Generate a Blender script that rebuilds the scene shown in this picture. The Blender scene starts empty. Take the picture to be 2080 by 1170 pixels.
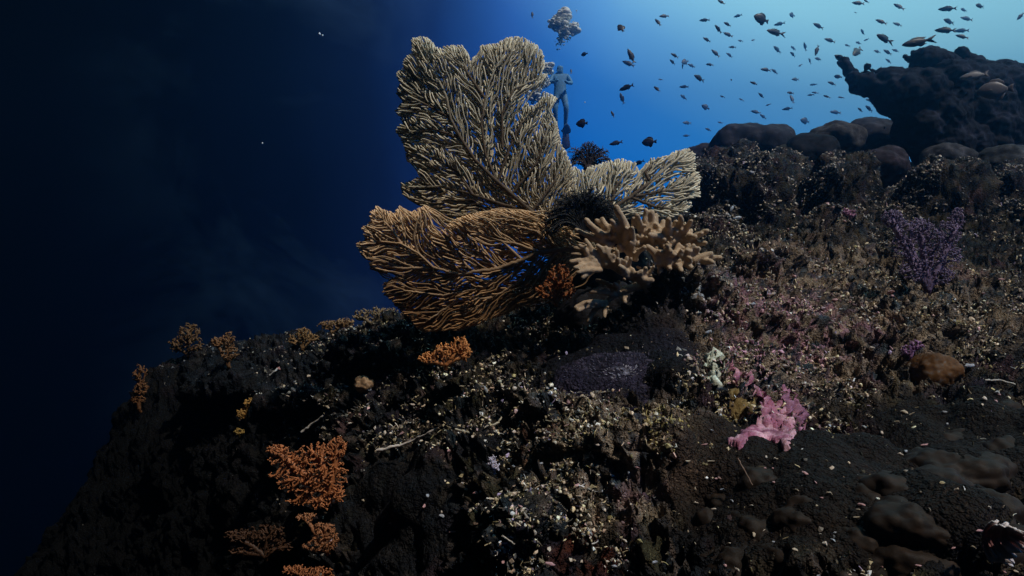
import bpy, math, random
import numpy as np
from mathutils import Vector, Matrix

random.seed(7)
RNG = np.random.default_rng(11)
SC = bpy.context.scene
COL = SC.collection

# ------------------------------------------------------------------ camera
F = 1355.0                 # focal length in pixels of the 2080 px wide photograph
PITCH = math.radians(6)
cam_d = bpy.data.cameras.new("camera")
cam = bpy.data.objects.new("camera", cam_d)
COL.objects.link(cam)
cam.location = (0, 0, 0)
cam.rotation_euler = (math.pi / 2 + PITCH, 0, 0)
cam_d.sensor_width = 36
cam_d.lens = 36 * F / 2080
cam_d.clip_start = 0.02
cam_d.clip_end = 500
SC.camera = cam

# ------------------------------------------------------------------ world: open water lit from the upper right
SUN_DIR = Vector((0.44, -0.42, 0.80)).normalized()      # towards the sun
w = bpy.data.worlds.new("World")
SC.world = w
w.use_nodes = True
nt = w.node_tree
nt.nodes.clear()
N = nt.nodes.new
L = nt.links.new
out = N("ShaderNodeOutputWorld")
bg = N("ShaderNodeBackground")
WATER_GAIN = 29.0
sky = N("ShaderNodeTexSky")
sky.sky_type = 'NISHITA'
sky.sun_disc = False
sky.sun_elevation = math.asin(SUN_DIR.z)
sky.sun_rotation = math.atan2(SUN_DIR.x, SUN_DIR.y)
tc = N("ShaderNodeTexCoord")
def srgb(r, g, b):
    return tuple(((v / 255 + .055) / 1.055) ** 2.4 if v > 10 else v / 255 / 12.92 for v in (r, g, b))
def dot_with(v):
    n = N("ShaderNodeVectorMath"); n.operation = 'DOT_PRODUCT'; n.inputs[1].default_value = Vector(v).normalized()
    L(tc.outputs['Generated'], n.inputs[0]); return n.outputs['Value']
def maths(op, a, b, c=None):
    n = N("ShaderNodeMath"); n.operation = op
    for i, v in enumerate((a, b, c)):
        if v is None: continue
        if isinstance(v, (int, float)): n.inputs[i].default_value = v
        else: L(v, n.inputs[i])
    return n.outputs[0]
def ramp_of(fac, stops):
    r = N("ShaderNodeValToRGB"); el = r.color_ramp.elements
    L(fac, r.inputs['Fac'])
    for i, (p_, c_) in enumerate(stops):
        e = el[i] if i < 2 else el.new(p_)
        e.position = p_; e.color = (*c_, 1)
    return r.outputs['Color']
nz = N("ShaderNodeTexNoise"); nz.inputs['Scale'].default_value = 2.2; nz.inputs['Detail'].default_value = 5; nz.inputs['Distortion'].default_value = .5
L(tc.outputs['Generated'], nz.inputs['Vector'])
d1 = maths('ADD', dot_with((.90, .42, .10)), maths('MULTIPLY_ADD', nz.outputs['Fac'], .16, -.08))
side0 = ramp_of(maths('MULTIPLY_ADD', d1, 1 / 1.3, .3 / 1.3), [((p_ + .3) / 1.3, srgb(*c_)) for p_, c_ in
    [(-.2, (0, 1, 2)), (.0, (0, 1, 4)), (.14, (2, 5, 14)), (.25, (8, 16, 38)), (.33, (14, 34, 78)), (.42, (25, 76, 154)), (.52, (12, 104, 190)), (.64, (0, 112, 192)), (.78, (0, 118, 190)), (.98, (5, 128, 198))]])
# murky clouds in the dark water
nm = N("ShaderNodeTexNoise"); nm.inputs['Scale'].default_value = 3.4; nm.inputs['Detail'].default_value = 6; nm.inputs['Roughness'].default_value = .62; nm.inputs['Distortion'].default_value = .9
L(tc.outputs['Generated'], nm.inputs['Vector'])
murk = N("ShaderNodeMapRange"); murk.inputs['From Min'].default_value = .47; murk.inputs['From Max'].default_value = .82; L(nm.outputs['Fac'], murk.inputs['Value'])
side_n = N("ShaderNodeMix"); side_n.data_type = 'RGBA'; side_n.blend_type = 'ADD'
L(maths('MULTIPLY', murk.outputs[0], ramp_of(maths('ADD', d1, .3), [(0.15, (0, 0, 0)), (.40, (1, 1, 1)), (.58, (1, 1, 1)), (.68, (0, 0, 0))])), side_n.inputs['Factor'])
L(side0, side_n.inputs['A']); side_n.inputs['B'].default_value = (.011, .024, .042, 1)
side = side_n.outputs['Result']
d2 = dot_with((.45, .35, .80))
pale_f = maths('MULTIPLY', ramp_of(d2, [(.63, (0, 0, 0)), (.70, (.08,) * 3), (.76, (.36,) * 3), (.82, (.85,) * 3), (.87, (1,) * 3)]), ramp_of(d1, [(.30, (.0,) * 3), (.42, (.55,) * 3), (.55, (1,) * 3)]))
tint = N("ShaderNodeMix"); tint.data_type = 'RGBA'; L(pale_f, tint.inputs['Factor']); L(side, tint.inputs['A']); tint.inputs['B'].default_value = (*srgb(150, 208, 216), 1)
sepz = N("ShaderNodeSeparateXYZ"); L(tc.outputs['Generated'], sepz.inputs[0])
deep = N("ShaderNodeMapRange"); deep.inputs['From Min'].default_value = -.40; deep.inputs['From Max'].default_value = .16; deep.inputs['To Min'].default_value = .06; deep.inputs['To Max'].default_value = 1
L(sepz.outputs['Z'], deep.inputs['Value'])
gain = N("ShaderNodeVectorMath"); gain.operation = 'SCALE'; L(tint.outputs['Result'], gain.inputs[0]); L(maths('MULTIPLY', deep.outputs[0], WATER_GAIN), gain.inputs['Scale'])
# the daylight sky, coloured by the water it comes through
mm = N("ShaderNodeMix"); mm.data_type = 'RGBA'; mm.blend_type = 'MULTIPLY'; mm.inputs['Factor'].default_value = 1
L(sky.outputs['Color'], mm.inputs['A']); L(tint.outputs['Result'], mm.inputs['B'])
mx = N("ShaderNodeMix"); mx.data_type = 'RGBA'; mx.inputs['Factor'].default_value = 0.95
L(mm.outputs['Result'], mx.inputs['A']); L(gain.outputs[0], mx.inputs['B'])
L(mx.outputs['Result'], bg.inputs['Color'])
bg.inputs['Strength'].default_value = 0.10
L(bg.outputs[0], out.inputs['Surface'])

sun_d = bpy.data.lights.new("sun", 'SUN')
sun_d.energy = 5.0
sun_d.angle = math.radians(2.0)
sun_d.color = (1.0, 0.92, 0.80)
sun = bpy.data.objects.new("sun", sun_d)
COL.objects.link(sun)
sun.rotation_euler = SUN_DIR.to_track_quat('Z', 'Y').to_euler()
sun.location = (3, -2, 6)

vs = SC.view_settings
SC.display_settings.display_device = 'sRGB'
vs.view_transform = 'Standard'
vs.look = 'None'
vs.exposure = 0.16
vs.gamma = 1.0
vs.use_curve_mapping = False
cy = SC.cycles
cy.max_bounces = 4
cy.diffuse_bounces = 2
cy.glossy_bounces = 1
cy.transmission_bounces = 2
cy.volume_bounces = 2
cy.use_denoising = True
try:
    cy.denoiser = 'OPENIMAGEDENOISE'
except Exception:
    pass

# ------------------------------------------------------------------ helpers
CP, SP = math.cos(PITCH), math.sin(PITCH)
def at(px, py, d):
    """world point that stands d metres ahead of the camera on the ray of a photo pixel"""
    X = (px - 1040) / F * d
    V = (585 - py) / F * d
    return np.array([X, d * CP - V * SP, d * SP + V * CP])
def at_arr(px, py, d):
    X = (px - 1040) / F * d
    V = (585 - py) / F * d
    return np.stack([X, d * CP - V * SP, d * SP + V * CP], -1)
def proj(P):
    d = P[..., 1] * CP + P[..., 2] * SP
    V = -P[..., 1] * SP + P[..., 2] * CP
    dd = np.maximum(d, 1e-3)
    return 1040 + P[..., 0] / dd * F, 585 - V / dd * F, d

def hash3(ix, iy, iz, seed):
    h = (ix.astype(np.int64) * 374761393 + iy.astype(np.int64) * 668265263 + iz.astype(np.int64) * 2147483647 + seed * 1274126177) & 0xffffffff
    h = ((h ^ (h >> 13)) * 1274126177) & 0xffffffff
    h = ((h ^ (h >> 16)) * 2246822519) & 0xffffffff
    return (h ^ (h >> 15)) & 0xffffffff
GR = np.array([[1,1,0],[-1,1,0],[1,-1,0],[-1,-1,0],[1,0,1],[-1,0,1],[1,0,-1],[-1,0,-1],[0,1,1],[0,-1,1],[0,1,-1],[0,-1,-1],[1,1,0],[-1,1,0],[0,-1,1],[0,-1,-1]], dtype=np.float32)
def perlin(P, freq, seed=0):
    Q = P * freq
    I = np.floor(Q).astype(np.int64)
    f = (Q - I).astype(np.float32)
    u = f * f * f * (f * (f * 6 - 15) + 10)
    res = 0
    for dx in (0, 1):
        wx = u[:, 0] if dx else 1 - u[:, 0]
        for dy in (0, 1):
            wy = u[:, 1] if dy else 1 - u[:, 1]
            for dz in (0, 1):
                wz = u[:, 2] if dz else 1 - u[:, 2]
                g = GR[hash3(I[:, 0] + dx, I[:, 1] + dy, I[:, 2] + dz, seed) & 15]
                res = res + wx * wy * wz * (g[:, 0] * (f[:, 0] - dx) + g[:, 1] * (f[:, 1] - dy) + g[:, 2] * (f[:, 2] - dz))
    return res
def worley(P, freq, seed=0):
    Q = P * freq
    I = np.floor(Q).astype(np.int64)
    f = (Q - I).astype(np.float32)
    best = np.full(len(P), 9.0, dtype=np.float32)
    for dx in (-1, 0, 1):
        for dy in (-1, 0, 1):
            for dz in (-1, 0, 1):
                h = hash3(I[:, 0] + dx, I[:, 1] + dy, I[:, 2] + dz, seed)
                a = (h & 1023) / 1023.0; b = ((h >> 10) & 1023) / 1023.0; c = ((h >> 20) & 1023) / 1023.0
                d2 = (dx + a - f[:, 0]) ** 2 + (dy + b - f[:, 1]) ** 2 + (dz + c - f[:, 2]) ** 2
                np.minimum(best, d2.astype(np.float32), out=best)
    return np.sqrt(best)
def fbm(P, freq, octv=3, seed=0, gain=.5):
    a, s = 1.0, 0
    for k in range(octv):
        s = s + a * perlin(P, freq * 2.03 ** k, seed + 17 * k)
        a *= gain
    return s
def sstep(a, b, x):
    t = np.clip((x - a) / (b - a), 0, 1)
    return t * t * (3 - 2 * t)

def mesh_np(name, V, Fc, col=None, smooth=True, mat=None):
    """mesh from arrays; Fc is an (n,3) or (n,4) array or a list of them"""
    me = bpy.data.meshes.new(name)
    if not isinstance(Fc, list): Fc = [Fc]
    Fc = [f for f in Fc if len(f)]
    V = np.asarray(V, dtype=np.float32)
    loops = np.concatenate([f.reshape(-1) for f in Fc]).astype(np.int32)
    sizes = np.concatenate([np.full(len(f), f.shape[1]) for f in Fc])
    starts = np.concatenate([[0], np.cumsum(sizes)[:-1]]).astype(np.int32)
    me.vertices.add(len(V)); me.vertices.foreach_set("co", V.reshape(-1))
    me.loops.add(len(loops)); me.loops.foreach_set("vertex_index", loops)
    me.polygons.add(len(sizes)); me.polygons.foreach_set("loop_start", starts)
    me.polygons.foreach_set("use_smooth", np.full(len(sizes), smooth))
    if col is not None:
        ca = me.color_attributes.new("Col", 'FLOAT_COLOR', 'POINT')
        c4 = np.ones((len(V), 4), dtype=np.float32); c4[:, :3] = col
        ca.data.foreach_set("color", c4.reshape(-1))
    me.update(calc_edges=True)
    me.validate()
    if mat: me.materials.append(mat)
    return me
def link(name, me, parent=None, loc=None):
    o = bpy.data.objects.new(name, me)
    COL.objects.link(o)
    if parent is not None: o.parent = parent
    if loc is not None: o.location = loc
    return o
def tag(o, label=None, cat=None, group=None, kind=None):
    if label: o['label'] = label
    if cat: o['category'] = cat
    if group: o['group'] = group
    if kind: o['kind'] = kind
    return o
def thing(name, loc, label, cat, group=None):
    e = bpy.data.objects.new(name, None)
    e.empty_display_size = .05
    COL.objects.link(e)
    e.location = tuple(float(v) for v in loc)
    return tag(e, label, cat, group)

class Acc:
    """collects tubes, knobs and flakes into one mesh"""
    def __init__(s):
        s.v, s.q, s.t, s.c, s.n = [], [], [], [], 0
    def add(s, V, Q=None, T=None, C=(.5, .5, .5)):
        V = np.asarray(V, dtype=np.float32)
        s.v.append(V)
        if Q is not None and len(Q): s.q.append(np.asarray(Q) + s.n)
        if T is not None and len(T): s.t.append(np.asarray(T) + s.n)
        C = np.asarray(C, dtype=np.float32)
        s.c.append(np.broadcast_to(C, (len(V), 3)) if C.ndim == 1 else C)
        s.n += len(V)
    def tube(s, P, R, C, sides=6, cap=True):
        P = np.asarray(P, dtype=float); R = np.asarray(R, dtype=float)
        C = np.asarray(C, dtype=float)
        if C.ndim == 1: C = np.repeat(C[None], len(P), 0)
        if cap:
            d = P[-1] - P[-2]; d /= (np.linalg.norm(d) + 1e-9)
            r = R[-1]
            P = np.vstack([P, P[-1] + d * r * .6, P[-1] + d * r * .95]); R = np.concatenate([R, [r * .78, r * .3]])
            C = np.vstack([C, C[-1], C[-1]])
        n = len(P)
        T = np.gradient(P, axis=0); T /= (np.linalg.norm(T, axis=1, keepdims=True) + 1e-9)
        ref = np.array([0.13, -0.96, 0.25])
        A = np.cross(T, ref); l = np.linalg.norm(A, axis=1, keepdims=True)
        A = np.where(l < .15, np.cross(T, np.array([1., 0, 0])), A); A /= (np.linalg.norm(A, axis=1, keepdims=True) + 1e-9)
        B = np.cross(T, A)
        an = np.arange(sides) * 2 * math.pi / sides
        V = P[:, None] + R[:, None, None] * (A[:, None] * np.cos(an)[None, :, None] + B[:, None] * np.sin(an)[None, :, None])
        idx = np.arange(n * sides).reshape(n, sides)
        a = idx[:-1]; b = idx[1:]
        Q = np.stack([a, np.roll(a, -1, 1), np.roll(b, -1, 1), b], -1).reshape(-1, 4)
        V = np.vstack([V.reshape(-1, 3), P[-1]])
        tip = n * sides
        T3 = np.stack([idx[-1], np.roll(idx[-1], -1), np.full(sides, tip)], -1)
        CC = np.vstack([np.repeat(C, sides, 0), C[-1:]])
        s.add(V, Q, T3, CC)
    def build(s, name, mat, parent=None, smooth=True, origin=None):
        if not s.n: return None
        V = np.vstack(s.v)
        if origin is None and parent is not None: origin = np.array(parent.matrix_basis.translation)
        if origin is not None: V = V - np.asarray(origin, dtype=np.float32)
        fs = []
        if s.q: fs.append(np.vstack(s.q))
        if s.t: fs.append(np.vstack(s.t))
        me = mesh_np(name, V, fs, np.vstack(s.c), smooth, mat)
        return link(name, me, parent, None if parent is not None else origin)

def ico(sub=1):
    import bmesh
    bm = bmesh.new(); bmesh.ops.create_icosphere(bm, subdivisions=sub, radius=1)
    V = np.array([v.co for v in bm.verts]); T = np.array([[v.index for v in f.verts] for f in bm.faces])
    bm.free(); return V, T
ICO1, ICO2, ICO4, ICO5 = ico(1), ico(2), ico(4), ico(5)

# ------------------------------------------------------------------ materials
def attr_mat(name, rough=.75, spec=.25, vary=.45, nscale=90, bump=.5, bdist=.004, sss=0.0, tint=None, coat=0):
    m = bpy.data.materials.new(name); m.use_nodes = True
    t = m.node_tree; b = t.nodes['Principled BSDF']
    n, l = t.nodes.new, t.links.new
    at_ = n("ShaderNodeVertexColor"); at_.layer_name = "Col"
    co = n("ShaderNodeTexCoord")
    n1 = n("ShaderNodeTexNoise"); n1.inputs['Scale'].default_value = nscale; n1.inputs['Detail'].default_value = 4; n1.inputs['Roughness'].default_value = .65
    n2 = n("ShaderNodeTexNoise"); n2.inputs['Scale'].default_value = nscale * .17; n2.inputs['Detail'].default_value = 3
    l(co.outputs['Object'], n1.inputs['Vector']); l(co.outputs['Object'], n2.inputs['Vector'])
    a = n("ShaderNodeMath"); a.operation = 'ADD'; l(n1.outputs['Fac'], a.inputs[0]); l(n2.outputs['Fac'], a.inputs[1])
    mr = n("ShaderNodeMapRange"); mr.inputs['From Min'].default_value = .7; mr.inputs['From Max'].default_value = 1.3
    mr.inputs['To Min'].default_value = 1 - vary; mr.inputs['To Max'].default_value = 1 + vary
    l(a.outputs[0], mr.inputs['Value'])
    sc = n("ShaderNodeVectorMath"); sc.operation = 'SCALE'
    l(at_.outputs['Color'], sc.inputs[0]); l(mr.outputs['Result'], sc.inputs['Scale'])
    l(sc.outputs[0], b.inputs['Base Color'])
    b.inputs['Roughness'].default_value = rough
    b.inputs['Specular IOR Level'].default_value = spec
    if bump:
        bp = n("ShaderNodeBump"); bp.inputs['Strength'].default_value = bump; bp.inputs['Distance'].default_value = bdist
        l(n1.outputs['Fac'], bp.inputs['Height']); l(bp.outputs['Normal'], b.inputs['Normal'])
    if sss:
        b.inputs['Subsurface Weight'].default_value = sss
        b.inputs['Subsurface Radius'].default_value = (.01, .006, .004)
        b.inputs['Subsurface Scale'].default_value = .5
    return m
M_ROCK = attr_mat("reef_rock", .8, .12, .6, 110, .9, .005)
def crusty(m, scale, dist):
    """pits and knobs on top of the grain"""
    t = m.node_tree; b = t.nodes['Principled BSDF']; old = b.inputs['Normal'].links[0].from_node
    co = t.nodes.new("ShaderNodeTexCoord"); last = old.outputs['Normal']
    for sc_, ds in ((scale, dist), (scale * 2.7, dist * .45)):
        v = t.nodes.new("ShaderNodeTexVoronoi"); v.feature = 'SMOOTH_F1'; v.inputs['Scale'].default_value = sc_; v.inputs['Randomness'].default_value = 1
        t.links.new(co.outputs['Object'], v.inputs['Vector'])
        bp = t.nodes.new("ShaderNodeBump"); bp.inputs['Distance'].default_value = ds; bp.inputs['Strength'].default_value = 1.0; bp.invert = True
        t.links.new(v.outputs['Distance'], bp.inputs['Height']); t.links.new(last, bp.inputs['Normal']); last = bp.outputs['Normal']
    t.links.new(last, b.inputs['Normal'])
    # pale specks of crust
    v = t.nodes.new("ShaderNodeTexVoronoi"); v.inputs['Scale'].default_value = scale * 1.3; t.links.new(co.outputs['Object'], v.inputs['Vector'])
    n = t.nodes.new("ShaderNodeTexNoise"); n.inputs['Scale'].default_value = scale * .12; n.inputs['Detail'].default_value = 3; t.links.new(co.outputs['Object'], n.inputs['Vector'])
    r = t.nodes.new("ShaderNodeMapRange"); r.inputs['From Min'].default_value = .50; r.inputs['From Max'].default_value = .72; r.inputs['To Min'].default_value = 0; r.inputs['To Max'].default_value = .45
    t.links.new(n.outputs['Fac'], r.inputs['Value'])
    g = t.nodes.new("ShaderNodeMath"); g.operation = 'LESS_THAN'; t.links.new(v.outputs['Distance'], g.inputs[0]); t.links.new(r.outputs[0], g.inputs[1])
    src = b.inputs['Base Color'].links[0].from_socket
    k = t.nodes.new("ShaderNodeVectorMath"); k.operation = 'SCALE'; k.inputs['Scale'].default_value = 2.6; t.links.new(src, k.inputs[0])
    mxx = t.nodes.new("ShaderNodeMix"); mxx.data_type = 'RGBA'; t.links.new(g.outputs[0], mxx.inputs['Factor']); t.links.new(src, mxx.inputs['A']); t.links.new(k.outputs[0], mxx.inputs['B'])
    t.links.new(mxx.outputs['Result'], b.inputs['Base Color'])
crusty(M_ROCK, 120, .010)
M_BITS = attr_mat("encrusting_growth", .6, .25, .5, 160, .4, .002)
M_FAN = attr_mat("sea_fan_tissue", .7, .2, .25, 260, .5, .0012)
M_LEATHER = attr_mat("leather_coral_skin", .65, .22, .22, 420, .8, .0020)
M_SOFT = attr_mat("soft_coral_tissue", .6, .3, .3, 200, .4, .0015)
M_DOME = attr_mat("coral_head_skin", .85, .08, .45, 130, .7, .004)
M_SMOOTH = attr_mat("brown_lobe_skin", .65, .12, .35, 60, .4, .003)
M_FISH = attr_mat("fish_scales", .45, .35, .2, 90, .1, .0005)
M_SUIT = attr_mat("wetsuit", .6, .3, .1, 60, .1, .001)
M_PALE = attr_mat("pale_sponge", .75, .2, .5, 150, .9, .004)
m = bpy.data.materials.new("air_bubble"); m.use_nodes = True
b_ = m.node_tree.nodes['Principled BSDF']
b_.inputs['Base Color'].default_value = (.9, .95, .9, 1); b_.inputs['Roughness'].default_value = .15
b_.inputs['Roughness'].default_value = .5
tl = m.node_tree.nodes.new("ShaderNodeBsdfTranslucent"); tl.inputs['Color'].default_value = (.95, 1, .97, 1)
ms = m.node_tree.nodes.new("ShaderNodeMixShader"); ms.inputs[0].default_value = .2
m.node_tree.links.new(b_.outputs[0], ms.inputs[1]); m.node_tree.links.new(tl.outputs[0], ms.inputs[2])
m.node_tree.links.new(ms.outputs[0], m.node_tree.nodes['Material Output'].inputs['Surface'])
M_BUB = m

# ------------------------------------------------------------------ reef slope: a height field through surveyed points
CPTS = [  # photo x, photo y, metres ahead
    (1040, 1170, 1.10), (1300, 1170, 1.00), (1600, 1170, .92), (2080, 1170, .85), (2300, 1170, .85), (850, 1170, 1.30), (700, 1170, 1.60), (560, 1170, 2.00), (440, 1170, 2.5),
    (700, 1020, 1.75), (560, 1000, 2.15), (430, 1000, 2.7), (330, 1000, 3.1), (270, 900, 3.5), (255, 820, 3.7),
    (1040, 1000, 1.28), (900, 1000, 1.42), (1300, 1000, 1.15), (1600, 1000, 1.12), (1850, 1000, 1.12), (2080, 1000, 1.10),
    (1100, 880, 1.50), (900, 880, 1.70), (740, 880, 1.95), (600, 880, 2.30), (450, 880, 2.75), (350, 840, 3.15),
    (1300, 860, 1.42), (1500, 860, 1.38), (1750, 860, 1.40), (2080, 860, 1.38),
    (1100, 760, 1.72), (900, 760, 1.98), (740, 760, 2.25), (560, 780, 2.75), (420, 770, 3.2), (310, 760, 3.7),
    (1300, 740, 1.60), (1450, 720, 1.62), (1700, 740, 1.68), (2080, 740, 1.72),
    (1150, 680, 1.98), (950, 690, 2.25), (800, 670, 2.60), (650, 690, 3.0), (500, 705, 3.4), (390, 715, 3.75),
    (790, 640, 2.95), (640, 672, 3.35),
    (1300, 660, 1.80), (1400, 590, 1.95), (1560, 600, 2.05), (1800, 620, 2.15), (2080, 620, 2.2),
    (1330, 600, 2.05), (1240, 600, 2.25), (1100, 640, 2.35),
    (1500, 520, 2.5), (1700, 530, 2.7), (1900, 530, 2.75), (2080, 530, 2.7),
    (1450, 470, 3.0), (1650, 470, 3.15), (1850, 460, 3.25), (2080, 450, 3.2),
    (1440, 400, 3.6), (1650, 400, 3.7), (1900, 400, 3.8), (2080, 400, 3.8),
    (1430, 372, 4.4), (1550, 345, 4.4), (1700, 355, 4.5), (1900, 372, 4.7), (2080, 392, 4.7),
    (1450, 362, 5.2), (1650, 345, 5.6), (1850, 340, 5.8), (2080, 345, 6.0), (2300, 350, 6.0),
    (2300, 700, 1.8), (2400, 1000, 1.1), (2400, 500, 3.0),
    (1300, 470, 3.6), (1180, 560, 3.2), (1050, 600, 3.1), (950, 640, 3.1),
]
cp = np.array([at(*c) for c in CPTS])
extra = [(-2.6, 4.4, -1.2), (-1.8, 5.0, -.9), (-1.0, 4.6, -.6), (0, 4.4, -.3), (.4, 6, -.3), (-3, 3, -2.4), (-2.2, 2.0, -2.2), (-1.6, 1.2, -1.9), (-1.2, .5, -1.7),
         (-3.2, 5.5, -2.4), (-1, 7, -2.0), (1.2, 8, -.6), (3.5, 8.5, .6), (6, 8, 1.2), (-.5, .3, -1.1), (.3, .2, -.75), (1.2, .2, -.6), (4.5, 4, .8), (3, 1.5, -.1), (4.5, 2, .3)]
cp = np.vstack([cp, np.array(extra)])
SX = cp[:, :2]
def tps_k(r2):
    return r2 * np.log(r2 + 1e-9) * .5
n_ = len(SX)
K = tps_k(((SX[:, None] - SX[None]) ** 2).sum(-1)) + np.eye(n_) * 0.012
Pm = np.hstack([np.ones((n_, 1)), SX])
A_ = np.block([[K, Pm], [Pm.T, np.zeros((3, 3))]])
WT = np.linalg.solve(A_, np.concatenate([cp[:, 2], np.zeros(3)]))
def height(X, Y):
    P = np.stack([X, Y], -1); res = np.empty(len(P))
    for k in range(0, len(P), 60000):
        q = P[k:k + 60000]
        res[k:k + 60000] = tps_k(((q[:, None] - SX[None]) ** 2).sum(-1)) @ WT[:n_] + WT[n_] + q @ WT[n_ + 1:]
    return res
NA, NR = 1120, 460
az = np.radians(np.linspace(-46, 58, NA))
rad = np.exp(np.linspace(math.log(.62), math.log(8.6), NR))
# height on a coarse copy of the grid, then interpolated
ca_, cr_ = np.linspace(0, NA - 1, 150), np.linspace(0, NR - 1, 130)
azc = np.interp(ca_, np.arange(NA), az); rc = np.interp(cr_, np.arange(NR), rad)
HX = (np.sin(azc)[None] * rc[:, None]).ravel(); HY = (np.cos(azc)[None] * rc[:, None]).ravel()
HZ = height(HX, HY).reshape(len(rc), len(azc))
t1 = np.stack([np.interp(np.arange(NA), ca_, row) for row in HZ])
Z0 = np.stack([np.interp(np.arange(NR), cr_, t1[:, j]) for j in range(NA)], 1)
Z0 = np.maximum(Z0, -7.5)
R2 = np.repeat(rad[:, None], NA, 1)
def grid_normals(G):
    du = np.gradient(G, axis=1); dv = np.gradient(G, axis=0)
    n = np.cross(du, dv); n /= (np.linalg.norm(n, axis=-1, keepdims=True) + 1e-12)
    return n
def lay_out():
    """the slope with its mounds, for the current radii of every column of the grid"""
    global G0, NRM, P0, U0, V0, D0, mounds, n_big, P1
    Zc = np.stack([np.interp(R2[:, j], rad, Z0[:, j]) for j in range(NA)], 1)
    G0 = np.stack([np.sin(az)[None] * R2, np.cos(az)[None] * R2, Zc], -1)
    NRM = grid_normals(G0); P0 = G0.reshape(-1, 3)
    U0, V0, D0 = [a.reshape(-1) for a in proj(P0)]
    mounds = np.zeros(len(P0))
    wq = 1 + .35 * fbm(P0, 4.5, 2, 88)
    for (x, y, rx, ry, a, d) in [(1505, 400, 95, 34, .19, 3.7), (1590, 385, 60, 30, .14, 3.8), (1700, 412, 78, 26, .22, 3.55), (1690, 485, 78, 20, .16, 3.0), (1920, 415, 100, 22, .20, 3.6), (2060, 405, 60, 22, .16, 3.7), (1400, 618, 78, 26, .085, 1.95),
                              (1600, 640, 110, 30, .04, 2.0), (1130, 880, 60, 24, .04, 1.6), (1270, 960, 130, 40, .05, 1.25), (900, 800, 90, 22, .05, 1.9), (620, 830, 90, 26, .07, 2.5), (1960, 590, 130, 26, .06, 2.3),
                              (470, 800, 90, 36, .10, 3.0), (760, 740, 80, 20, .06, 2.3), (1060, 1130, 70, 40, .05, 1.15), (1800, 700, 130, 30, .04, 1.8), (1500, 760, 60, 40, .03, 1.5), (1560, 545, 70, 14, .07, 2.4), (1850, 640, 80, 16, .06, 2.2)]:
        q = (((U0 - x) / rx) ** 2 + ((V0 - y) / ry) ** 2) * wq
        mounds = np.maximum(mounds, 1.35 * a * sstep(1.5, .35, q))
    n_big = fbm(P0, 2.3, 2, 3)
    P1 = P0 + NRM.reshape(-1, 3) * (mounds * .8 + .085 * n_big)[:, None]
lay_out()
# second pass: rows spread evenly over the surface, so that steep faces are as finely built as flat ones
g1 = P1.reshape(NR, NA, 3); st = np.linalg.norm(np.diff(g1, axis=0), axis=2) / (.5 * (R2[1:] + R2[:-1])) + .0012
cum = np.vstack([np.zeros((1, NA)), np.cumsum(st, 0)])
kk_ = np.ones(9) / 9
R2 = np.stack([np.interp(np.linspace(0, cum[-1, j], NR), cum[:, j], R2[:, j]) for j in range(NA)], 1)
lay_out()
NRM = grid_normals(P1.reshape(NR, NA, 3))
far = sstep(2.2, 4.5, D0)
def zone(px, py, rx, ry, rot=0, hard=1.0):
    c, s = math.cos(math.radians(rot)), math.sin(math.radians(rot))
    u = (U0 - px) * c + (V0 - py) * s; v = -(U0 - px) * s + (V0 - py) * c
    q = (u / rx) ** 2 + (v / ry) ** 2
    return np.clip(1.5 - q, 0, 1) ** hard

# smooth growths keep the fine relief low
smooth = np.zeros(len(P0))
for z in [(1700, 1060, 300, 140, 10), (1500, 1010, 150, 110, 10), (1950, 930, 220, 110, 12), (820, 1050, 110, 130, 0), (1260, 760, 150, 95, -5), (1850, 1100, 200, 100, 0)]:
    smooth = np.maximum(smooth, zone(*z))
nz_edge = fbm(P0, 9, 2, 77)
smooth = np.clip(smooth * 1.6 + nz_edge * .8 - .2, 0, 1) * (smooth > 0)
n_med = 1 - worley(P1 + .03 * np.stack([n_big] * 3, -1), 7.0, 5)
n_lump = 1 - worley(P1, 17.0, 9)
n_f1 = fbm(P1, 32, 2, 21)
n_rid = 1 - np.abs(perlin(P1, 46, 31)) * 2.4
n_rid2 = 1 - np.abs(perlin(P1, 95, 37)) * 2.4
n_f2 = perlin(P1, 150, 41)
rough = (1 - .92 * smooth)
disp = .050 * (n_med - .5) * (1 + .8 * far) + .022 * (n_lump - .45) * (1 - .5 * smooth)
disp = disp + rough * (.022 * n_f1 + .021 * (n_rid - .6) + .011 * (n_rid2 - .5) - .016 * sstep(.45, .12, worley(P1, 26, 61)) + .004 * n_f2) * (1 - .55 * far)
disp = disp + smooth * .030 * (1 - worley(P0, 10, 81) ** 2)
nn = NRM.reshape(-1, 3)
wob = np.stack([perlin(P1, 28, 51), perlin(P1, 28, 52), perlin(P1, 28, 53) * .4], -1) * .022 * (rough * (1 - .6 * far))[:, None]
PR = P1 + nn * disp[:, None] + wob
REEF_N = grid_normals(PR.reshape(NR, NA, 3)).reshape(-1, 3)
UR, VR, DR = proj(PR)

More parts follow.
